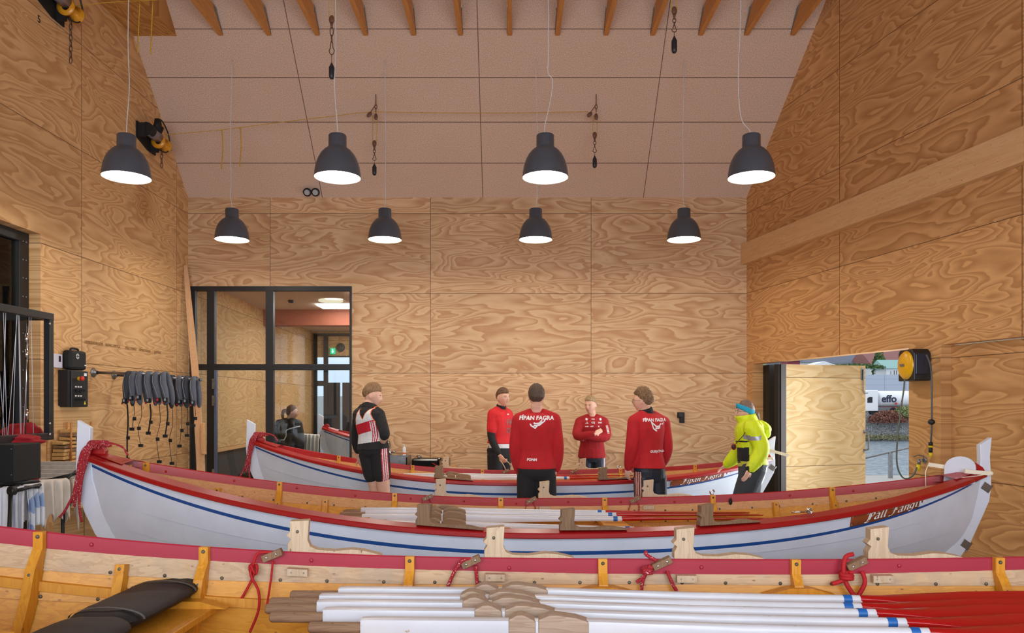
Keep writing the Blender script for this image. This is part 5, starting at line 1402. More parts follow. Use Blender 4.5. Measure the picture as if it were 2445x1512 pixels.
m = MB(); torso(m, pb.J['pel'], pb.J['neck'], pb.axp, pb.axs, [(.06, .172, .118, -.008), (.14, .170, .116, 0), (.24, .160, .110, 0)]); remesh(m, 'white_hem', M['cwhite'], pb.base, pb.body, .009, 3)
bottoms(pb, 'trousers', M['cblack'], .022, 1.95, waist=.10, flare=.01)
R_ = (-pb.axs).copy(); R_.z = 0; R_.normalize(); T_ = Vector((-R_.y, R_.x, 0)) 
decal(pb, sw, text_tris('FM', .12, 0, .002), q_(1205, 1009, D), R_, UP, T_, M['grprint'], 'chest_print', .004)
decal(pb, sw, text_tris('202', .10, 0, .002), q_(1206, 1028, D), R_, UP, T_, M['grprint'], 'chest_print', .004)
decal(pb, sw, text_tris('~', .06, 0, .004), q_(1198, 989, D), R_, UP, T_, M['print'], 'small_logo', .004)
t = thing('strap_loop', 'pale wooden strap loop held by the young man in the red T-shirt', 'strap', q_(1203, 1102, D - .4))
m = MB(); c0 = q_(1203, 1102, D - .4); m.tube(catmull([q_(a, b, D - .4) - c0 for a, b in ((1196, 1101), (1203, 1112), (1209, 1124), (1216, 1127), (1221, 1119), (1217, 1108), (1208, 1100))], 6), .0065, 8); m.build('loop', plain('pale_strap', '#d9c3a3', .7), t)

# --- rower in white-and-red unisuit leaning on the far boat
D = 7.85
J = dict(pel=q_(893, 1076, D), neck=q_(878, 972, D), head=q_(889, 945, D + .05), shL=q_(856, 990, D + .13), shR=q_(905, 990, D - .05), elL=q_(851, 1048, D + .33), elR=q_(918, 1034, D - .20),
         wrL=q_(857, 1096, D + .42), wrR=q_(910, 1062, D - .02), hdL=q_(868, 1114, D + .46), hdR=q_(888, 1052, D - .10), pnL=(.2, -.3, -1), pnR=(0, .4, .8),
         hipL=q_(880, 1084, D + .04), hipR=q_(907, 1084, D - .04), knL=q_(899, 1190, D + .08), knR=q_(918, 1190, D - .02), anL=q_(896, 1325, D + .04), anR=q_(924, 1330, D - .08), toe=(.8, .6, 0), yaw=(-1.5, .16, 0))
hm5 = hairmat('short_ginger_brown_hair', '#6b4c30', '#9b7850')
pa = person('rower in a white and red sleeveless suit over black sleeves, leaning on the farthest boat', J, k=1.0, hair_kw=dict(mat=hm5, thick=.02, seed=12, back=-.03, side=.022, front=.052, tuft=.006), curls=(.12, .2), headsc=1.0)
top(pa, 'undershirt', M['cblack'], .010, .1, (1.62, 1.28), .5, it=3)
def suit(c):
    J = pa.J; up = (J['neck'] - J['pel']).normalized(); v = c - J['pel']; k = v.dot(up) / (J['neck'] - J['pel']).length
    x = v.dot(pa.axs)
    kk2 = k - .0 * x
    if k < .20: return 2
    if .075 < x < .135 and .2 < k < .66 and c.y < D + .06:
        b = int((x - .075) / .0085) % 2
        return 1 if b else 0
    if .43 + .25 * x < k < .66 + .25 * x: return 1
    return 0
J = pa.J; m = MB()
prof = [(a_, b_ + .021, c_ + .021, d_) for a_, b_, c_, d_ in TB_ if a_ >= -.0]; prof[-1] = (1.0, .075, .07, 0); torso(m, J['pel'], J['neck'], pa.axp, pa.axs, prof)
for s_ in 'LR': limb(m, [J['neck'].lerp(J['sh' + s_], .35), J['neck'].lerp(J['sh' + s_], .8)], [.07, .06], 12, 2)
def suit2(c):
    J = pa.J; up = (J['neck'] - J['pel']).normalized(); v = c - J['pel']; k = v.dot(up) / (J['neck'] - J['pel']).length; x = v.dot(pa.axs); ax = abs(x)
    if k < .16: return 2
    arm = .132 - (k - .60) * .17 if k > .60 else 9
    vee = (k - .74) * .26
    if ax > arm or ax < vee or k > 1.0: return 2
    if ax > arm - .007 or (k > .74 and ax < vee + .007): return 3
    return suit(c)
suitobj = remesh(m, 'rowing_suit', [M['cwhite'], plain('suit_red', '#c2162b', .6), M['cblack'], M['liner']], pa.base, pa.body, .0045, 3, suit2)
def sst(c):
    J = pa.J; h, kn = J['hipR'], J['knR']; k = (h.z - c.z) / (h.z - kn.z); cc = h.lerp(kn, max(0, min(1.2, k))); v = c - cc; o_ = Vector((.62, -.78, 0)); a = v.dot(o_); b = v.dot(Vector((o_.y, -o_.x, 0)))
    if a < .05 or abs(b) > .040: return 0
    return 2 if int((b + .040) / .0115) % 2 == 0 else 1
bottoms(pa, 'shorts', [M['cblack'], M['cwhite'], plain('suit_red2', '#c2162b', .6)], .016, .48, sst, .005, .10)

# --- woman in hi-vis jacket at the stern of the far boat
D = 8.15
J = dict(pel=q_(1795, 1110, D), neck=q_(1788, 1003, D), head=q_(1779, 983, D), shL=q_(1795, 1022, D - .17), shR=q_(1783, 1022, D + .17), elL=q_(1818, 1073, D - .24), elR=q_(1765, 1078, D + .30),
         wrL=q_(1790, 1122, D - .28), wrR=q_(1735, 1110, D + .38), hdL=q_(1778, 1145, D - .30), hdR=q_(1722, 1119, D + .42), pnL=(-.5, .8, 0), pnR=(0, 0, -1),
         hipL=q_(1800, 1118, D - .09), hipR=q_(1792, 1118, D + .09), knL=q_(1768, 1215, D - .10), knR=q_(1788, 1215, D + .1), anL=q_(1760, 1318, D - .1), anR=q_(1792, 1310, D + .12), toe=(-1, .1, 0), yaw=(PI / 2 - .05, -.02, 0))
hm6 = hairmat('brown_hair_tied', '#5f4a3c', '#8d7361')
pf = person('woman in a fluorescent yellow jacket with teal headband, standing at the stern', J, k=.92, hair_kw=dict(mat=hm6, thick=.014, seed=15, back=-.07, side=-.02, front=.075), glasses=True, curls=(.35, .2), headsc=.96)
H = pf.H; m = MB(); m.sphere(H @ Vector((0, -.125, -.03)), .034, 12, 8); m.tube([H @ Vector((0, -.12, -.03)), H @ Vector((0, -.15, -.075)), H @ Vector((0, -.135, -.12))], [.026, .024, .010], 10); remesh(m, 'hair_bun', hm6, pf.base, pf.body, .007, 1)
m = MB(); rows = []
for k in (0, 1, 2, 3):
    rows.append([H @ (Vector((.083 * math.cos(a), .100 * math.sin(a) - .004, .046 * math.sin(a) + .020 + (k - 1.5) * (.021 - .004 * math.sin(a)))) * (1.0 + .02 * (k in (1, 2)))) for a in [2 * PI * j / 32 for j in range(33)]])
m.grid(rows); o = m.build('headband', M['teal'], pf.body); o.data.transform(Matrix.Translation(-pf.base)); sm_ = o.modifiers.new('solid', 'SOLIDIFY'); sm_.thickness = .004; sm_.offset = 1
def jk(c):
    z = c.z; py = CY - (z - EYE) * F / c.y; px = CX + F * c.x / c.y
    if 1753 < px < 1789 and c.y < 8.3:
        if 1069 < py < 1102: return 1
        if 1053 < py < 1056: return 1
        if 1103 < py < 1114: return 3
        if 1114 <= py < 1135: return 1
    if px > 1775 and abs(py - (1048 - abs(px - 1802) * .15)) < 5.0 and px < 1818 and c.y < 8.02: return 2
    if py > 1128 and px > 1765 and c.y < 8.0: return 1
    return 0
top(pf, 'jacket', [M['hiviz'], M['cblack'], M['refl'], plain('pale_yellow_tape', '#cfd04e', .5)], .045, -.03, (1.92, 1.92), 0, jk, .0085, it=5, loose=1.05)
m = MB(); c0 = pf.J['neck']; rows = []
for z, rx, dy in ((-.06, .118, 0), (-.01, .108, -.005), (.035, .102, -.012), (.055, .100, -.015)):
    rows.append([c0 + Vector((dy * 2 + rx * math.cos(a) - (.02 if math.cos(a) < 0 else 0) * (z > .03), rx * .85 * math.sin(a), z + .018 * math.cos(a))) for a in [2 * PI * j / 28 for j in range(29)]])
m.grid(rows); o = m.build('collar', M['hiviz'], pf.body); o.data.transform(Matrix.Translation(-pf.base)); q = o.modifiers.new('s', 'SOLIDIFY'); q.thickness = .014
m = MB(); m.sphere(q_(1820, 1018, D), 1, 16, 12, (.105, .13, .055), M=Matrix.Rotation(.55, 3, 'Y')); m.sphere(q_(1826, 1032, D), 1, 16, 12, (.055, .12, .075), M=Matrix.Rotation(-.2, 3, 'Y')); remesh(m, 'hood', M['hiviz'], pf.base, pf.body, .01, 4)
bottoms(pf, 'trousers', M['charc'], .050, 1.95, waist=.10, flare=.01)
m = MB(); m.tube([q_(1795, 1003, D - .17), q_(1775, 1040, D - .2), q_(1757, 1060, D - .2)], .004, 6); o = m.build('lanyard', M['black'], pf.body); o.data.transform(Matrix.Translation(-pf.base))
m = MB(); m.sphere(q_(1752, 1067, D - .16), 1, 16, 10, (.028, .018, .036)); m.sphere(q_(1752, 1067, D - .175), 1, 12, 8, (.018, .012, .022), mi=1); o = m.build('stopwatch', [plain('stopwatch_red', '#8e1f25', .4), M['black']], pf.body); o.data.transform(Matrix.Translation(-pf.base))

# --- woman in dark jacket behind the interior glazing
D = 12.55
J = dict(pel=q_(694, 1085, D), neck=q_(691, 1005, D), head=q_(697, 985, D), shL=q_(668, 1014, D + .10), shR=q_(709, 1014, D - .14), elL=q_(662, 1052, D + .12), elR=q_(716, 1052, D - .18),
         wrL=q_(668, 1082, D + .28), wrR=q_(714, 1085, D - .02), hdL=q_(674, 1096, D + .32), hdR=q_(714, 1100, D + .04), pnL=(1, 0, 0), pnR=(-1, 0, 0),
         hipL=q_(688, 1092, D + .07), hipR=q_(700, 1092, D - .07), knL=q_(687, 1147, D + .06), knR=q_(702, 1147, D - .06), anL=q_(687, 1193, D + .05), anR=q_(703, 1193, D - .05), toe=(.9, .3, 0), yaw=(-1.25, .05, 0))
hm7 = hairmat('reddish_brown_ponytail', '#5c3d2a', '#8a6142')
pg = person('woman with a ponytail in a dark jacket with white piping, behind the interior window', J, k=.95, hair_kw=dict(mat=hm7, thick=.012, seed=21, back=-.06, side=-.01, front=.062), curls=(.4, .4), headsc=.98)
H = pg.H; m = MB(); m.tube(catmull([H @ Vector((0, -.09, .03)), H @ Vector((0, -.135, .02)), H @ Vector((0, -.15, -.06)), H @ Vector((0, -.13, -.15))], 4), [.02, .024, .026, .028, .03, .03, .03, .028, .026, .024, .02, .014, .01], 10); remesh(m, 'ponytail', hm7, pg.base, pg.body, .008, 1)
def jb(c):
    py = CY - (c.z - EYE) * F / c.y; px = CX + F * c.x / c.y
    if c.y > D + .02: return 0
    pts = [(657, 1051), (678, 1051), (683, 1042), (683, 1030), (686, 1026), (702, 1021), (716, 1018)]
    for (a, b), (c_, d_) in zip(pts[:-1], pts[1:]):
        L2 = (c_ - a) ** 2 + (d_ - b) ** 2; t_ = max(0, min(1, ((px - a) * (c_ - a) + (py - b) * (d_ - b)) / L2)); 
        if math.hypot(px - a - t_ * (c_ - a), py - b - t_ * (d_ - b)) < 1.1: return 1
    return 0
top(pg, 'jacket', [M['brownj'], M['print']], .040, -.10, (1.95, 1.95), .55, jb, .007, it=4, loose=1.06)
bottoms(pg, 'trousers', M['cblack'], .015, 1.95, waist=.08)
# ------------------------------------------------------------------ things on and along the walls
def wl(px, py, off=0.0):           # point on the left wall (off = distance into the room)
    X = XL + off; D = F * -X / (CX - px); return Vector((X, D, EYE - (py - CY) / F * D))
# stencilled line on the left wall
r = thing('wall_lettering', 'small brown stencilled line of capital letters on the left wall', 'lettering', (XL + .004, 8.68, 2.385), PI / 2)
xx = 0
for wd, gap in (('HERKSUÐINGUR', .05), ('NEWIG.DEYGA', .12), ('PÁLL FANGI', .08), ('FÍPAN FAGRA', .10), ('SØVERKI', 0)):
    o = text_mesh('word', wd, .052, plain('brown_stencil', '#9c7446', .8), r, .001, 0, 'LEFT', 0); o.location = (xx, 0, 0); o.rotation_euler = (PI / 2, 0, 0); xx += max(v.co.x for v in o.data.vertices) + gap
# wall winches
M['drum'] = plain('orange_drum', '#d8921f', .3, 0, .1, 20, 0, .3); M['motor'] = plain('grey_motor', '#8c8794', .35, .5, .1)
M['yrope'] = plain('yellow_rope', '#c79a2e', .7, 0, .2, 60)
def chain(m, top, n, L=.075, w=.03, r=.005):
    for k in range(n):
        c = Vector(top) - Vector((0, 0, (k + .5) * L * .80)); ax = Vector((1, 0, 0)) if k % 2 else Vector((0, 1, 0))
        m.tube([c + ax * (w / 2 * math.cos(a) ) + Vector((0, 0, L / 2 * math.sin(a) * (1 + .12 * abs(math.cos(a))))) for a in [q * PI / 7 for q in range(14)]], r, 6, closed=True)
def winch(y, z, num, lab, links):
    r = thing('wall_winch', lab, 'winch', (XL, y, z), 0, 'winches on the left wall')
    m = MB(); m.prism([(-.26, -.09), (-.26, .12), (.0, .12), (.26, .05), (.26, -.17), (.05, -.17)], .003, .02, lambda u, v, d: (d, u, v)); m.b2((.02, .10, -.17), (.12, .14, .05)); m.b2((.02, -.25, -.08), (.12, -.21, .1)); m.build('bracket', M['black2'], r)
    m = MB(); m.tube([(.13, -.20, .02), (.13, .10, .02)], .07, 20); m.build('motor', M['motor'], r)
    m = MB(); m.tube([(.13, -.24, .03), (.13, -.12, .03)], .08, 20); m.tube([(.14, .0, .08), (.16, .02, .17), (.16, .02, .24)], [.05, .05, .042], 14); m.tube([(.15, .06, .06), (.17, .10, .16)], .035, 12); m.build('cover', M['black2'], r)
    m = MB(); m.lathe([(.04, -.10), (.095, -.10), (.095, -.085), (.05, -.08), (.05, .08), (.095, .085), (.095, .10), (.04, .10)], c=(.13, .19, -.03), M=Matrix.Rotation(PI / 2, 3, 'X'), n=24); m.build('drum', M['drum'], r)
    m = MB(); m.tube(catmull([(.16, .03, .25), (.18, .12, .24), (.19, .27, .12), (.19, .31, -.04), (.17, .24, -.13), (.14, .12, -.14)], 6), .009, 7); m.build('cable', M['black'], r)
    m = MB(); chain(m, (.14, .17, -.12), links); m.build('chain', M['rust'], r)
    o = text_mesh('number', num, .11, M['black2'], r, .001); o.location = (.004, -.16, -.30); o.rotation_euler = (PI / 2, 0, PI / 2)
    return r
winch(10.12, 5.26, '6', 'black and grey wall winch numbered 6 with an orange drum and chain', 4)
winch(8.0, 5.97, '5', 'black wall winch numbered 5 with an orange drum, cut by the top of the frame', 8)

# pulleys with their weights
def pulley_set(px, D, ytop, yblk, yw0, yw1, lab, rope_top=None, hook=True, side=-1):
    c = P(px, yw1, D); s_ = F / D; r = thing('pulley_weight', lab, 'pulley', c, 0, 'pulleys with hanging weights')
    def z(py): return (yw1 - py) / s_
    w = .030; Hh = z(yw0)
    m = MB(); m.lathe([(.001, 0), (.018, .003), (.027, .018), (w, .04), (w, Hh * .70), (.018, Hh * .85), (.006, Hh), (.001, Hh + .005)], n=20); m.build('weight', plain('lead_weight', '#33343a', .4, .3), r)
    m = MB(); zb = z(yblk)
    m.sphere((0, 0, zb), 1, 14, 10, (.030, .016, .048)); m.tube([(0, 0, zb - .03), (0, 0, zb - .09)], [.018, .008], 8); m.build('block', plain('brown_pulley', '#6a4836', .5), r)
    m = MB(); L = zb - .08 - Hh
    m.tube([(0, 0, Hh), (0, 0, Hh + L * .25)], .0035, 6)
    m.tube([(.022 * math.cos(a) * (1.35 if math.sin(a) < 0 else .6), 0, Hh + L * .42 + L * .2 * math.sin(a)) for a in [q * PI / 8 for q in range(16)]], .005, 6, closed=True)
    m.tube([(.0, .014 * math.cos(a), Hh + L * .68 + L * .1 * math.sin(a)) for a in [q * PI / 6 for q in range(12)]], .005, 6, closed=True)
    m.tube([(.017 * math.cos(a), 0, Hh + L * .88 + L * .14 * math.sin(a)) for a in [q * PI / 6 for q in range(12)]], .005, 6, closed=True)
    m.build('carabiner', M['rust'], r)
    zt = z(ytop)
    m = MB()
    for sx in (-1, 1): m.tube([(sx * .028, 0, zb), (sx * .030 + (.01 if hook else 0), 0, zt - (.1 if hook else 0))], .004, 6)
    m.build('rope', M['yrope'], r)
    if hook:
        m = MB()
        chain(m, (.02, 0, zt + .09), 3, .06, .03, .005); m.tube([(.02, 0, zt + .08), (.02, 0, zt + .20)], .006, 6)
        m.sphere((.02, 0, zt - .12), 1, 12, 8, (.026, .014, .048)); m.sphere((-.07, 0, zt - .09), 1, 12, 8, (.028, .014, .045), M=Matrix.Rotation(.7, 3, 'Y')); m.tube([(.015, 0, zt + .04), (-.05, 0, zt - .05)], .006, 6)
        m.build('ceiling_block', plain('brown_pulley', '#6a4836', .5), r)
    return r
pulley_set(894, 10.35, 258, 343, 391, 419, 'pulley with black weight on the ceiling, left one of the lower pair')
pulley_set(1420, 10.35, 258, 323, 372, 401, 'pulley with black weight on the ceiling, right one of the lower pair')
pulley_set(792, 8.0, -160, 47, 150, 189, 'pulley with black weight hanging between the roof ties, upper left', hook=False)
pulley_set(1610, 8.0, -160, 26, 86, 127, 'pulley with black weight hanging between the roof ties, upper right', hook=False)
D = 10.35
m = MB(); m.tube(catmull([q_(395, 322, 10.3), q_(530, 310, D), q_(640, 296, D), q_(780, 279, D), q_(884, 268, D), q_(1000, 269, D), q_(1200, 270, D), q_(1405, 267, D)], 8), .0042, 6)
for a, b, c in ((530, 311, 404), (574, 306, 398)):
    m.tube(catmull([q_(a, b, D), q_(a + 2, (b + c) / 2, D), q_(a - 1, c - 8, D), q_(a, c, D)], 4), .007, 6); m.sphere(q_(a, b, D), .014, 8, 6)
tag(m.build('yellow_rope', M['yrope']), 'thin yellow rope running from the winch to the lower pulleys', 'rope')
m = MB(); D = 8.4; m.tube([q_(148, 20, 8.2), q_(250, 6, D), q_(372, 0, D), q_(600, -30, D)], .004, 6)
for a, b, c in ((331, 3, 126), (362, 2, 130)): m.tube(catmull([q_(a + 3, b, D), q_(a, (b + c) / 2, D), q_(a - 2, c, D)], 4), .007, 6)
tag(m.build('yellow_rope', M['yrope']), 'thin yellow rope with two hanging ends in the top left corner', 'rope')
# twin round emergency light under the eave
r = thing('emergency_light', 'twin round black lights on the ceiling near the eave', 'light fitting', P(743.5, 459, 11.34), 0)
for sx in (-.062, .062):
    Mr = Matrix.Rotation(PI / 2 + .5, 3, 'X'); m = MB(); m.lathe([(.001, -.03), (.045, -.03), (.062, -.01), (.062, .015), (.042, .02)], c=(sx, 0, 0), M=Mr, n=24); m.build('lamp_ring', M['black'], r)
    m = MB(); m.lathe([(.043, .018), (.02, .012), (.001, .02)], c=(sx, 0, 0), M=Mr, n=24); m.build('lens', plain('grey_lens', '#a9adb0', .3), r)

# control box, first-aid case, thermostat
r = thing('control_box', 'black wall control box with red emergency stop and switches', 'control box', (XL, 8.17, 1.635), 0)
m = MB(); m.b2((.003, 0, 0), (.11, .37, .405)); m.build('case', M['black2'], r, bevel=.006)
m = MB(); m.b2((.11, .05, .005), (.122, .365, .40)); m.build('door', M['black'], r, bevel=.004)
Ry = Matrix.Rotation(PI / 2, 3, 'Y')
m = MB(); m.lathe([(.022, 0), (.022, .025)], c=(.122, .175, .315), M=Ry, n=20); m.lathe([(.001, .06), (.026, .055), (.028, .04), (.02, .025), (.02, .02)], c=(.122, .175, .315), M=Ry, n=20, mi=1); m.build('emergency_stop', [plain('stop_yellow', '#dcae1f', .4), plain('stop_red', '#d43322', .4)], r)
m = MB()
for zz in (.185, .085):
    for k in range(4): m.box((.135, .125 + k * .045, zz), (.03, .02, .022)); 
m.build('switch_row', M['black2'], r)
m = MB()
for zz in (.225, .125):
    for k in range(3): m.box((.1235, .125 + k * .05, zz), (.003, .03, .014))
m.box((.1235, .31, .365), (.003, .05, .03)); m.build('label_plates', M['print'], r)
m = MB(); m.prism([(-.02, 0), (.02, 0), (0, .042)], .1225, .125, lambda u, v, d: (d, .30 + u, .03 + v)); m.build('warning_sign', plain('warning_yellow', '#e2d31c', .5), r)
r = thing('first_aid_case', 'black soft case with a white round cross emblem on top of the control box', 'case', (XL, 8.22, 2.048), 0)
m = MB(); m.b2((.01, 0, 0), (.115, .31, .215)); m.build('case', M['black2'], r, bevel=.03)
m = MB(); m.tube(catmull([(.06, .08, .21), (.06, .10, .235), (.06, .21, .235), (.06, .23, .21)], 4), .012, 8); m.build('handle', M['black2'], r)
m = MB(); m.lathe([(.001, .0), (.030, .0)], c=(.118, .12, .15), M=Ry, n=20); m.box((.119, .12, .15), (.002, .05, .012), mi=1); m.box((.119, .12, .15), (.002, .012, .05), mi=1)
m.box((.1185, .27, .055), (.002, .04, .012)); m.build('emblem', [M['print'], M['black2']], r)
r = thing('thermostat', 'small white wall controller left of the first aid case', 'thermostat', (XL, 8.04, 2.02), 0)
m = MB(); m.b2((.0, .0, .04), (.035, .16, .19)); m.build('housing', plain('lilac_white_plastic', '#cfcfe0', .4), r, bevel=.006)
m = MB(); m.b2((.035, .09, .105), (.037, .125, .17)); m.build('display', M['black'], r)

# rods with life vests
M['vest'] = plain('vest_grey', '#585c68', .75, 0, .15, 10, .15); M['vest2'] = plain('vest_dark', '#33363f', .75, 0, .15, 10, .15); M['vtrim'] = plain('vest_trim', '#8f929a', .5)
def rod(y, L, z, dz, lab):
    r = thing('wall_rod', lab, 'clothes rod', (XL, y, z), 0, 'galvanised rods for the life vests')
    m = MB(); m.lathe([(.001, 0), (.055, 0), (.055, .01), (.03, .02), (.022, .05)], M=Ry, n=24); m.build('flange', M['steel'], r)
    m = MB(); m.tube([(.0, 0, 0), (L, 0, dz)], .017, 12); m.tube([(L - .02, 0, dz), (L + .012, 0, dz)], .022, 12); m.build('pipe', M['steel'], r)
rod(8.86, .82, 2.04, -.02, 'galvanised wall rod nearer the camera, life vests hanging on it')
rod(9.32, 1.08, 2.03, -.06, 'galvanised wall rod farther from the camera, life vests hanging on it')
ordw = ['leftmost', 'second from the left', 'third from the left', 'fourth from the left', 'fifth from the left', 'fifth from the right', 'fourth from the right', 'third from the right', 'second from the right', 'rightmost']
for i, px in enumerate([309, 322, 337, 357, 375, 394, 411, 431, 447, 465]):
    rd = random.Random(i + 40); y = 8.86 if i < 6 else 9.32; X = (px - CX) / F * y; zt = 2.04 - (.02 * (X - XL) / .82 if i < 6 else .06 * (X - XL) / 1.08)
    r = thing('life_vest', 'grey inflatable life vest on the wall rods, ' + ordw[i], 'life vest', (X, y, zt), 0, 'grey life vests hanging on the wall rods')
    lean = [0, .01, .02, .03, .05, .045, .02, .03, .02, .02][i]
    for side, nm_ in ((-1, 'lobe'), (1, 'lobe')):
        m = MB(); Lv = .36 + rd.uniform(-.02, .03)
        pts = [(0, 0, .022), (.003, side * .045, .0), (lean * .3, side * .075, -.10), (lean * .9, side * .08, -.22), (lean * 1.3, side * .07, -Lv)]
        m.tube(catmull(pts, 5), [.014, .017, .020, .023, .026, .029, .032, .034, .036, .037, .038, .039, .039, .039, .038, .037, .035, .033, .030, .024, .012], 12, sq=.75); m.build(nm_, M['vest2' if i in (0, 6, 8) else 'vest'], r)
    m = MB(); m.tube(catmull([(-.012, -.088, -.02), (lean * .3 - .012, -.118, -.10), (lean * .9 + .0, -.128, -.20), (lean * 1.2 + .01, -.11, -.32)], 5), .0028, 5); m.build('piping', M['vtrim'], r)
    m = MB(); m.box((lean * 1.3, -.113, -Lv + .06), (.042, .03, .055), mi=0); m.box((lean * 1.3, -.131, -Lv + .065), (.020, .006, .030), mi=1 if i in (4,) else 2); m.sphere((lean * 1.3 - .03, -.11, -Lv + .03), .011, 8, 6, mi=1)
    m.build('buckle', [M['black2'], plain('vest_red', '#c2203a', .5), M['vtrim']], r)
    Ls = [.62, .30, .50, .32, .66, .36, .70, .48, .36, .22][i]
    m = MB(); wv = .016 if i in (0, 3, 5) else .006
    pts = [(lean, -.05, -Lv + .02), (lean + .01, -.05, -Lv - Ls * .3), (lean + (-.03 if i in (2, 4, 6) else .0), -.05, -Lv - Ls * .6), (lean + (-.02 if i % 2 else .0), -.05, -Lv - Ls)]
    m.tube(catmull(pts, 5), wv, 6, sq=.4); q = Vector(pts[-1]); m.box(q, (.05, .02, .035)); m.box(Vector(pts[2]) + Vector((.01, 0, 0)), (.035, .02, .04)); m.build('strap', M['black2'], r)

# plank leaning in the corner
r = thing('leaning_plank', 'long pale unfinished plank leaning in the left back corner', 'plank', q_(482, 1215, 10.75), 0)
c0 = Vector(r.location); m = MB(); rows = []
for px, py, w, D in ((443, 634, .05, 11.30), (447, 680, .07, 11.25), (458, 800, .095, 11.15), (467, 900, .10, 11.05), (473, 1000, .11, 10.98), (479, 1100, .115, 10.9), (482, 1222, .12, 10.75)):
    c = q_(px, py, D) - c0; rows.append([c + Vector((-w / 2, -.012, 0)), c + Vector((w / 2, -.012, 0)), c + Vector((w / 2, .012, 0)), c + Vector((-w / 2, .012, 0)), c + Vector((-w / 2, -.012, 0))])
m.grid(rows, smooth=False, flip=True); m.add(rows[0][:4], [(0, 1, 2, 3)]); m.build('plank', timber('pale_plank', '#e3bb92', '#cf9d70', 2, .6), r)
m = MB(); a, b = q_(484, 1010, 10.9) - c0, q_(486, 1086, 10.85) - c0; m.bar(a, b, .06, .05, up=(0, 1, 0)); m.build('edge_block', timber('pale_block', '#dcb083', '#c9955f', 2, .6), r, bevel=.012)

# sink corner by the back wall
D = 11.15
a = q_(918, 1090, D); r = thing('sink_unit', 'steel wash basin on legs at the back wall, behind the rower', 'sink', (a.x, D, 0))
W2 = 58 * D / F; zt = a.z
m = MB(); m.b2((0, -.18, zt - .12), (W2, .28, zt - .10)); m.b2((0, -.18, zt - .12), (.02, .28, zt)); m.b2((W2 - .02, -.18, zt - .12), (W2, .28, zt)); m.b2((0, -.18, zt - .12), (W2, -.16, zt)); m.b2((0, .20, zt - .12), (W2, .28, zt)); m.build('basin', M['steel'], r, bevel=.004)
for sx in (.02, W2 - .05):
    for sy in (-.16, .22):
        m = MB(); m.b2((sx, sy, 0), (sx + .035, sy + .035, zt - .12)); m.build('leg', plain('blue_grey_leg', '#53657c', .5), r)
r = thing('faucet', 'chrome swan-neck faucet over the steel basin', 'faucet', q_(931, 1088, D + .24))
m = MB(); m.tube(catmull([(0, 0, 0), (0, 0, .12), (0, -.02, .205), (-.01, -.07, .215), (-.015, -.10, .17)], 6), .010, 10); m.tube([(0, 0, 0), (0, 0, .075)], .019, 14); m.build('spout', M['chrome'], r)
m = MB(); m.tube([(.02, 0, .05), (.085, -.01, .065)], .010, 8); m.sphere((.06, 0, .06), .018, 10, 8); m.build('lever', M['chrome'], r)
r = thing('soap_bottle', 'white pump bottle standing on the right side of the steel basin', 'bottle', q_(965, 1088, D + .235))
m = MB(); m.lathe([(.001, 0), (.026, 0), (.028, .01), (.028, .10), (.024, .12), (.012, .135), (.001, .136)], n=20); m.build('bottle', plain('white_plastic', '#eeeff2', .4), r)
m = MB(); m.tube([(0, 0, .134), (0, 0, .17)], .007, 8); m.tube([(.0, 0, .165), (-.02, -.01, .165)], .006, 8); m.build('pump', plain('pump_plastic', '#dfe3ea', .4), r)
m = MB(); m.lathe([(.0282, .02), (.0282, .045)], n=20); m.build('label', plain('orange_label', '#e06a3a', .5), r)
q = q_(983, 1116, 10.95); r = thing('storage_bench', 'dark bench under the black case by the back wall', 'bench', (q.x, 10.95, 0))
m = MB(); m.b2((-.05, -.12, q.z - .04), (.62, .35, q.z)); m.build('top', M['pine'], r)
for sx in (0, .54):
    for sy in (-.08, .28): m = MB(); m.b2((sx, sy, 0), (sx + .04, sy + .04, q.z - .04)); m.build('leg', M['pine'], r)
r = thing('black_case', 'glossy black tool case with chrome clasps by the back wall', 'case', (q.x + .01, 10.95, q.z))
m = MB(); m.b2((0, -.10, 0), (.40, .16, .135)); m.build('body', plain('gloss_black', '#0c0c10', .15), r, bevel=.03)
m = MB(); m.lathe([(.02, -.02), (.03, 0), (.02, .02)], c=(.10, -.02, .15), n=14); m.lathe([(.025, -.02), (.035, 0), (.03, .02)], c=(.39, -.02, .12), n=14); m.tube(catmull([(.06, -.04, .16), (.10, -.06, .18), (.14, -.04, .15)], 4), .006, 6); m.build('clasp', M['chrome'], r)
m = MB(); m.tube([(.30, -.12, .07), (.44, -.15, .0)], .006, 6); m.build('red_tag', M['rope2'], r)
r = thing('wood_offcut', 'short weathered wooden block beside the black case', 'wood block', (q.x + .43, 10.93, q.z)); m = MB(); m.b2((0, -.05, 0), (.13, .06, .14)); m.build('block', M['blockd'], r, bevel=.004)
r = thing('wall_sensor', 'small black wall device right of the man with glasses', 'wall device', (bx(1624.5), YB, bz(998))); m = MB(); m.b2((-.05, -.07, .0), (.05, 0, .085)); m.b2((-.02, -.09, -.075), (.045, -.01, .02)); m.build('housing', M['black2'], r, bevel=.006)
m = MB(); m.b2((-.035, -.073, .02), (.03, -.07, .07)); m.build('front_plate', M['black'], r)

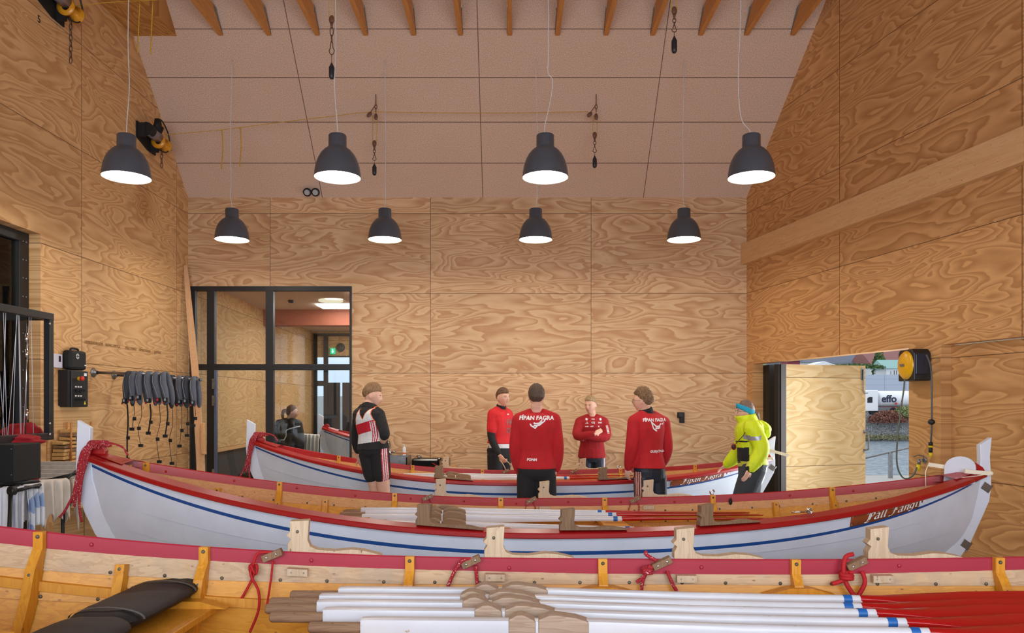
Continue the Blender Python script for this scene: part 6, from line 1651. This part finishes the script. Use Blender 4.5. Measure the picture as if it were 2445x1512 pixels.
# black wire frame on the left wall with cords
X0, X1 = -4.30, XL; ZT, ZB2 = 2.48, 1.37
r = thing('wall_frame', 'open black steel frame with white cords hanging on the left wall', 'wall frame', (XL, 5.0, ZB2), 0)
def fbar(a, b, w=.065):
    m = MB(); m.bar(Vector(a) - Vector(r.location), Vector(b) - Vector(r.location), w, w); m.build('bar', M['black'], r, bevel=.004)
Y1, Y0 = 7.0, 4.6
fbar((X0, Y0, ZT), (X0, Y1 + .03, ZT)); fbar((X0, Y0, ZB2), (X0, Y1 + .03, ZB2)); fbar((X0, Y1, ZB2), (X0, Y1, ZT), .06); fbar((X0, Y0, ZB2), (X0, Y0, ZT))
fbar((XL, Y1, ZT), (X0, Y1, ZT)); fbar((XL, Y1, ZB2), (X0, Y1, ZB2)); fbar((XL, Y0, ZT), (X0, Y0, ZT)); fbar((XL, Y0, ZB2), (X0, Y0, ZB2))
m = MB()
for zz in (ZT - .07, ZB2 + .12, ZB2 + .02): m.sphere(Vector((X0 + .04, Y1 - .05, zz)) - Vector(r.location), .012, 8, 6)
m.build('bolt', M['chrome'], r)
m = MB(); L0 = Vector(r.location)
for k, (a, b) in enumerate(((-14, 12), (8, 17), (14, 6), (42, 18), (44, 49), (46, 51), (74, 80), (40, 30), (70, 56))):
    Da = F * -(X0 - .02) / (CX - a); Db = F * -(X0 - .02) / (CX - b)
    m.tube([Vector((X0 - .02, Da, ZT)) - L0, Vector((X0 - .02, Db, ZB2)) - L0], .0024, 6)
m.build('cord', plain('white_cord', '#cfcfd6', .6), r)
m = MB(); m.tube([Vector((X0 - .02, 6.72, ZT)) - L0, Vector((X0 - .02, 6.70, ZB2)) - L0], .005, 6)
for zz in (2.30, 2.16, 1.62): m.tube([Vector((X0 - .02, 6.715, zz)) - L0, Vector((X0 - .02, 6.71, zz - .09)) - L0], .014, 8)
m.build('turnbuckle', M['chrome'], r)
# cloth helper
def drape(name, lab, cat, p0, p1, h, mat, folds=7, depth=.03, sag=.0, seed=0, grp=None, ragged=.0, cap=.03, both=True):
    """cloth hung over a rod between p0 and p1, length h on the front side"""
    p0, p1 = Vector(p0), Vector(p1); d = (p1 - p0); n = Vector((d.y, -d.x, 0)).normalized()
    if n.y > 0: n = -n
    rows = []; N = 40; rd = random.Random(seed); ph = rd.random() * 6
    for i in range(18):
        row = []; k = i / 17
        for j in range(N + 1):
            u = j / N; hh = h * (1 + ragged * noise.noise(Vector((u * 5, seed, 0))) + .10 * math.sin(u * 5 + ph))
            f_ = (math.sin(u * folds * 2 * PI / 2 + ph) + .5 * noise.noise(Vector((u * 9, seed, k)))) * depth * min(1, k * 2 + .1)
            if k < .12: q = n * (-.02 + .04 * k / .12) + Vector((0, 0, .012 * math.sin(k / .12 * PI)))
            else: q = n * (.02 + f_ + .01 * k) - Vector((0, 0, (k - .12) / .88 * hh))
            sh = (u - .5) * (1 - .12 * k) + .5 + .03 * noise.noise(Vector((k * 2, seed + 3, u)))
            row.append(p0 + d * sh + q)
        rows.append(row)
    m = MB(); m.grid(rows)
    if both: m.grid([[v - n * .04 - Vector((0, 0, 0)) if a > 1 else v for v in rr] for a, rr in enumerate([[p0 + d * (j / N) + n * (.0 + .3 * depth * math.sin(j)) - Vector((0, 0, h * .8 * a / 8)) for j in range(N + 1)] for a in range(9)])])
    o = m.build(name, mat); q = o.modifiers.new('s', 'SOLIDIFY'); q.thickness = .003
    return tag(o, lab, cat, grp)
t = NT('towel_cream'); t.set(t.ramp(t.noise(t.obj(), 3, 4), [(.35, lin('#cfc6ba')), (.65, lin('#e9e3da'))]), .9); t.bump(t.noise(t.obj(), 160, 2), .3, .002); M['towel'] = t.mat
t = NT('towel_blue_check'); v = t.sep(t.obj()); bl = t.math('MULTIPLY', t.math('GREATER_THAN', t.noise(t.mapping(t.obj(), (3, 3, 2)), 1.6, 1), .55), .8)
t.set(t.mix(bl, lin('#dfe1e6'), lin('#7f9cc8')), .9); M['towelb'] = t.mat
M['towelw'] = plain('towel_white', '#dcdee6', .9, 0, .05)
M['redcloth'] = cloth('red_cloth_heap', '#9c0f1b', .15)
# drying rack with towels
D = 6.1; r = thing('drying_rack', 'black folding drying rack in the left corner, towels over its bars', 'drying rack', q_(60, 1160, 6.3)); L0 = Vector(r.location)
def rr(name, pts, rad, mat=M['black']):
    m = MB(); m.tube([Vector(p) - L0 for p in pts], rad, 10); m.build(name, mat, r)
rr('rail', [q_(-60, 1157, 6.0), q_(92, 1150, 6.35)], .016); rr('rail', [q_(-60, 1166, 5.9), q_(94, 1163, 6.25)], .014); rr('rail', [q_(40, 1172, 6.0), q_(96, 1158, 6.3)], .014)
rr('leg', [q_(26, 1174, 5.95), (q_(14, 1258, 5.95).x, 5.95, .0)], .016); rr('leg', [q_(150, 1152, 7.0), (q_(150, 1260, 7.0).x, 7.0, 0)], .016)
rr('rail', [q_(94, 1152, 7.0), q_(186, 1130, 7.05)], .015); rr('rail', [q_(155, 1148, 6.9), q_(190, 1118, 7.2)], .012)
rr('joint', [q_(22, 1172, 5.93), q_(36, 1172, 5.97)], .036)
G_ = 'towels hung on the drying rack'
drape('towel', 'pale blue and white towel at the left edge of the picture', 'towel', q_(-30, 1168, 6.02), q_(22, 1166, 6.05), .36, M['towelw'], 5, .02, seed=1, grp=G_)
drape('towel', 'white towel just right of the rack leg at the left edge', 'towel', q_(22, 1166, 6.10), q_(58, 1164, 6.15), .36, M['towelw'], 5, .02, seed=2, grp=G_)
drape('towel', 'white towel with blue checks, hanging in the middle of the rack', 'towel', q_(56, 1162, 6.2), q_(102, 1156, 6.35), .36, M['towelb'], 7, .03, seed=3, grp=G_)
drape('towel', 'cream towel in wide folds, right of the blue checked one', 'towel', q_(92, 1150, 6.6), q_(160, 1146, 6.85), .36, M['towel'], 6, .03, seed=4, grp=G_, ragged=.5)
drape('towel', 'cream fringed towel next to the bow of the middle boat', 'towel', q_(150, 1150, 7.0), q_(188, 1146, 7.1), .30, M['towel'], 6, .03, seed=5, grp=G_, ragged=.8)
# slatted white boards behind
r = thing('slatted_shelf', 'weathered white slatted boards behind the drying rack', 'slatted shelf', q_(140, 1150, 7.6)); L0 = Vector(r.location)
for k in range(6):
    a, b = q_(92, 1107 + k * 9.5, 7.75 - k * .06), q_(190, 1107 + k * 9.5, 7.75 - k * .06)
    m = MB(); m.b2(Vector((a.x, a.y - .03, a.z - .018)) - L0, Vector((b.x, a.y + .03, a.z + .018)) - L0); m.build('slat', plain('worn_white_slat', '#c9c3bd', .8, 0, .12, 14), r)
m = MB(); m.b2(Vector((q_(96, 1150, 7.75).x, 7.80, 0)) - L0, Vector((q_(104, 1150, 7.75).x, 7.84, 1.07)) - L0); m.b2(Vector((q_(180, 1150, 7.75).x, 7.80, 0)) - L0, Vector((q_(188, 1150, 7.75).x, 7.84, 1.07)) - L0); m.build('post', M['pine'], r)
# black box under the frame, red cloths
a = q_(98, 1057, 6.45); b = q_(-90, 1142, 6.45); r = thing('black_box', 'matt black box hanging under the wall frame at the left edge', 'box', (b.x, 6.1, b.z))
m = MB(); m.b2((0, 0, 0), (a.x - b.x, .35, a.z - b.z)); m.build('body', M['black2'], r, bevel=.006)
m = MB()
for zz in (.06, .27): m.sphere((a.x - b.x - .02, -.002, zz), .006, 8, 5)
m.b2((-.3, .15, a.z - b.z), (-.27, .2, a.z - b.z + .03)); m.build('screw', M['steel'], r)
def heap(name, lab, c, r3, seed, mat, n=30, k=18, top=True):
    m = MB(); rows = []
    for i in range(k + 1):
        row = []
        for j in range(n + 1):
            d = Vector((math.sin(PI * i / k) * math.cos(2 * PI * j / n), math.sin(PI * i / k) * math.sin(2 * PI * j / n), math.cos(PI * i / k)))
            q = 1 + .28 * noise.noise(d * 2.3 + Vector((seed, 0, 0))) + .10 * abs(noise.noise(d * 6 + Vector((seed, 1, 0))))
            row.append(Vector(c) + Vector((d.x * r3[0], d.y * r3[1], d.z * r3[2])) * q)
        rows.append(row)
    m.grid(rows); return tag(m.build(name, mat), lab, 'cloth')
heap('red_cloth', 'crumpled dark red cloth lying on the lower bar of the wall frame', q_(55, 1033, 7.0), (.16, .14, .085), 1, M['redcloth'])
heap('red_cloth', 'dark red cloth squeezed between the frame and the black box', q_(40, 1052, 6.6), (.20, .16, .05), 5, M['redcloth'])
heap('red_cloth', 'end of dark red cloth hanging below the black box', q_(74, 1141, 6.50), (.055, .05, .05), 8, M['redcloth'])
# shelf board with wooden blocks at the wall
a = wl(122, 1098); r = thing('wall_shelf', 'plywood shelf fixed to the left wall, wooden blocks on it', 'shelf', (XL, 8.15, 1.03))
m = MB(); m.b2((.003, -.18, 0), (.02, .62, .62)); m.build('back_panel', M['ply_far'], r)
m = MB(); m.b2((.02, -.20, -.03), (.26, .45, .0)); m.build('board', M['pine'], r)
M['wedge'] = timber('yellow_brown_offcut', '#e0ba7c', '#b58c52', 1, .7, 6)
for i, (y_, n_) in enumerate(((8.06, 6), (8.19, 9), (8.32, 8))):
    for k in range(n_):
        q = thing('wood_wedge', 'small wooden wedge, %s in the %s stack on the wall shelf' % (['bottom one', 'second from the bottom', 'third from the bottom', 'fourth from the bottom', 'fifth from the bottom', 'sixth from the bottom', 'seventh from the bottom', 'eighth from the bottom', 'ninth from the bottom'][k], ('left', 'middle', 'right')[i]), 'wood piece', (XL + .10 + .008 * math.sin(k * 5), y_, 1.032 + k * .041), .06 * math.sin(k * 7 + i), 'wooden wedges stacked on the wall shelf')
        m = MB(); m.prism([(-.06, 0), (.06, 0), (.06, .030 + .008 * math.sin(k)), (-.06, .036)], -.055, .055, lambda u, v, d: (u, d, v)); m.build('wedge', M['blockd' if (k + i) % 4 == 0 else 'wedge'], q, bevel=.003)
for x, y_ in ((.19, -.06), (.05, .10), (.19, .12), (.22, .27)):
    m = MB(); m.tube([(x, y_, .03), (x, y_, .44)], .011, 8); m.build('dowel', timber('orange_dowel', '#c98747', '#a8662c', 2, .6), bpy.data.objects['wall_shelf'])
# low plywood boxes behind the bow
a = q_(150, 1270, 7.3); r = thing('plywood_box', 'low plywood crate on the floor behind the towels', 'crate', (q_(120, 1200, 7.3).x, 7.35, 0))
m = MB(); m.b2((0, 0, 0), (.42, .5, .66)); m.build('body', M['ply_far'], r, bevel=.004)

# hose reel on the right wall
def wx(y): return RC.x + (YB - y) * .2
r = thing('hose_reel', 'black and yellow wall hose reel beside the open door', 'hose reel', (4.13, 7.9, 2.075))
m = MB(); m.prism([(-.155, -.165), (-.155, .12), (-.12, .165), (.13, .165), (.16, .13), (.16, -.165)], 0, 1, lambda u, v, d: (0.0 + d * (wx(7.9 + u) - 4.13 - .005), u, v)); m.build('housing', M['black'], r, bevel=.012)
m = MB(); m.b2((.015, -.168, -.10), (.14, -.154, .11)); m.build('side_recess', plain('blue_black_plastic', '#20283a', .3), r, bevel=.01)
m = MB(); m.lathe([(.001, .045), (.08, .040), (.13, .022), (.150, .0), (.150, -.02)], M=Matrix.Rotation(-PI / 2, 3, 'Y'), n=40); m.build('front_disc', plain('reel_yellow', '#e8ae12', .3), r)
m = MB(); m.b2((-.052, -.05, .0), (-.044, .035, .012), mi=0); m.b2((-.052, -.05, -.014), (-.044, .02, -.004), mi=0); m.build('brand_strip', plain('grey_strip', '#6b6f75', .5), r)
L0 = Vector(r.location)
m = MB(); m.tube([v - L0 for v in catmull([q_(2160, 905, 7.88), q_(2158, 930, 7.88), q_(2150, 985, 7.86), q_(2142, 1060, 7.84), q_(2142, 1110, 7.84), q_(2153, 1138, 7.83), q_(2168, 1143, 7.8), q_(2182, 1133, 7.8), q_(2189, 1116, 7.8)], 7)], .0085, 8); m.build('hose', plain('grey_green_hose', '#59625a', .4), r)
m = MB(); m.tube([v - L0 for v in catmull([q_(2212, 848, 7.66), q_(2220, 868, 7.6), q_(2224, 900, 7.58), q_(2225, 1000, 7.58), q_(2223, 1056, 7.6)], 7)], .0085, 8); m.build('hose', plain('grey_green_hose', '#4c5156', .4), r)
m = MB(); m.sphere(q_(2224, 1008, 7.58) - L0, 1, 14, 10, (.034, .034, .030)); m.build('stopper', M['black'], r)
m = MB(); c = q_(2222, 1056, 7.6) - L0; m.tube([c, c - Vector((0, 0, .035))], .021, 14); m.tube([c - Vector((0, 0, .055)), c - Vector((0, 0, .105))], .019, 14); m.tube([c - Vector((0, 0, .035)), c - Vector((0, 0, .055))], .020, 14, mi=1); m.tube([c - Vector((0, 0, .105)), c - Vector((0, 0, .15))], [.018, .013], 14, mi=1); m.build('nozzle', [M['black'], plain('nozzle_yellow', '#e6cf1c', .4)], r)
q = q_(2194, 1099, 7.83); r = thing('water_tap', 'steel water tap with a yellow hose coupling on the right wall', 'tap', q); wxx = wx(q.y) - q.x
m = MB(); m.tube([(0, 0, 0), (wxx, 0, .0)], .014, 10); m.lathe([(.001, 0), (.035, 0), (.03, .012)], c=(wxx - .012, 0, 0), M=Ry, n=18); m.tube([(0, 0, .01), (0, 0, -.045)], .016, 10); m.tube(catmull([(-.06, 0, .035), (.0, 0, .05), (.05, -.01, .04)], 5), .006, 8); m.build('valve', M['steel'], r)
m = MB(); m.tube([(-.004, 0, -.045), (-.006, 0, -.11)], .019, 12); m.build('coupling', plain('nozzle_yellow', '#e6cf1c', .4), r)
# towels behind the glass
r = thing('towel_rail', 'rail draped with cream cloths behind the interior window', 'towel rail', q_(752, 1062, 12.9)); L0 = Vector(r.location)
m = MB(); m.bar(q_(715, 1040, 12.9) - L0, q_(765, 1040, 12.9) - L0, .03, .03)
m.bar(Vector((q_(718, 1040, 12.9).x, 12.9, 0)) - L0, q_(718, 1040, 12.9) - L0, .03, .03); m.bar(Vector((q_(762, 1040, 12.9).x, 12.9, 0)) - L0, q_(762, 1040, 12.9) - L0, .03, .03); m.build('frame', M['black'], r)
drape('towel', 'cream cloth over the rail behind the woman at the glass', 'towel', q_(722, 1038, 12.88), q_(764, 1040, 12.88), .36, M['towel'], 9, .04, seed=15, ragged=.5)
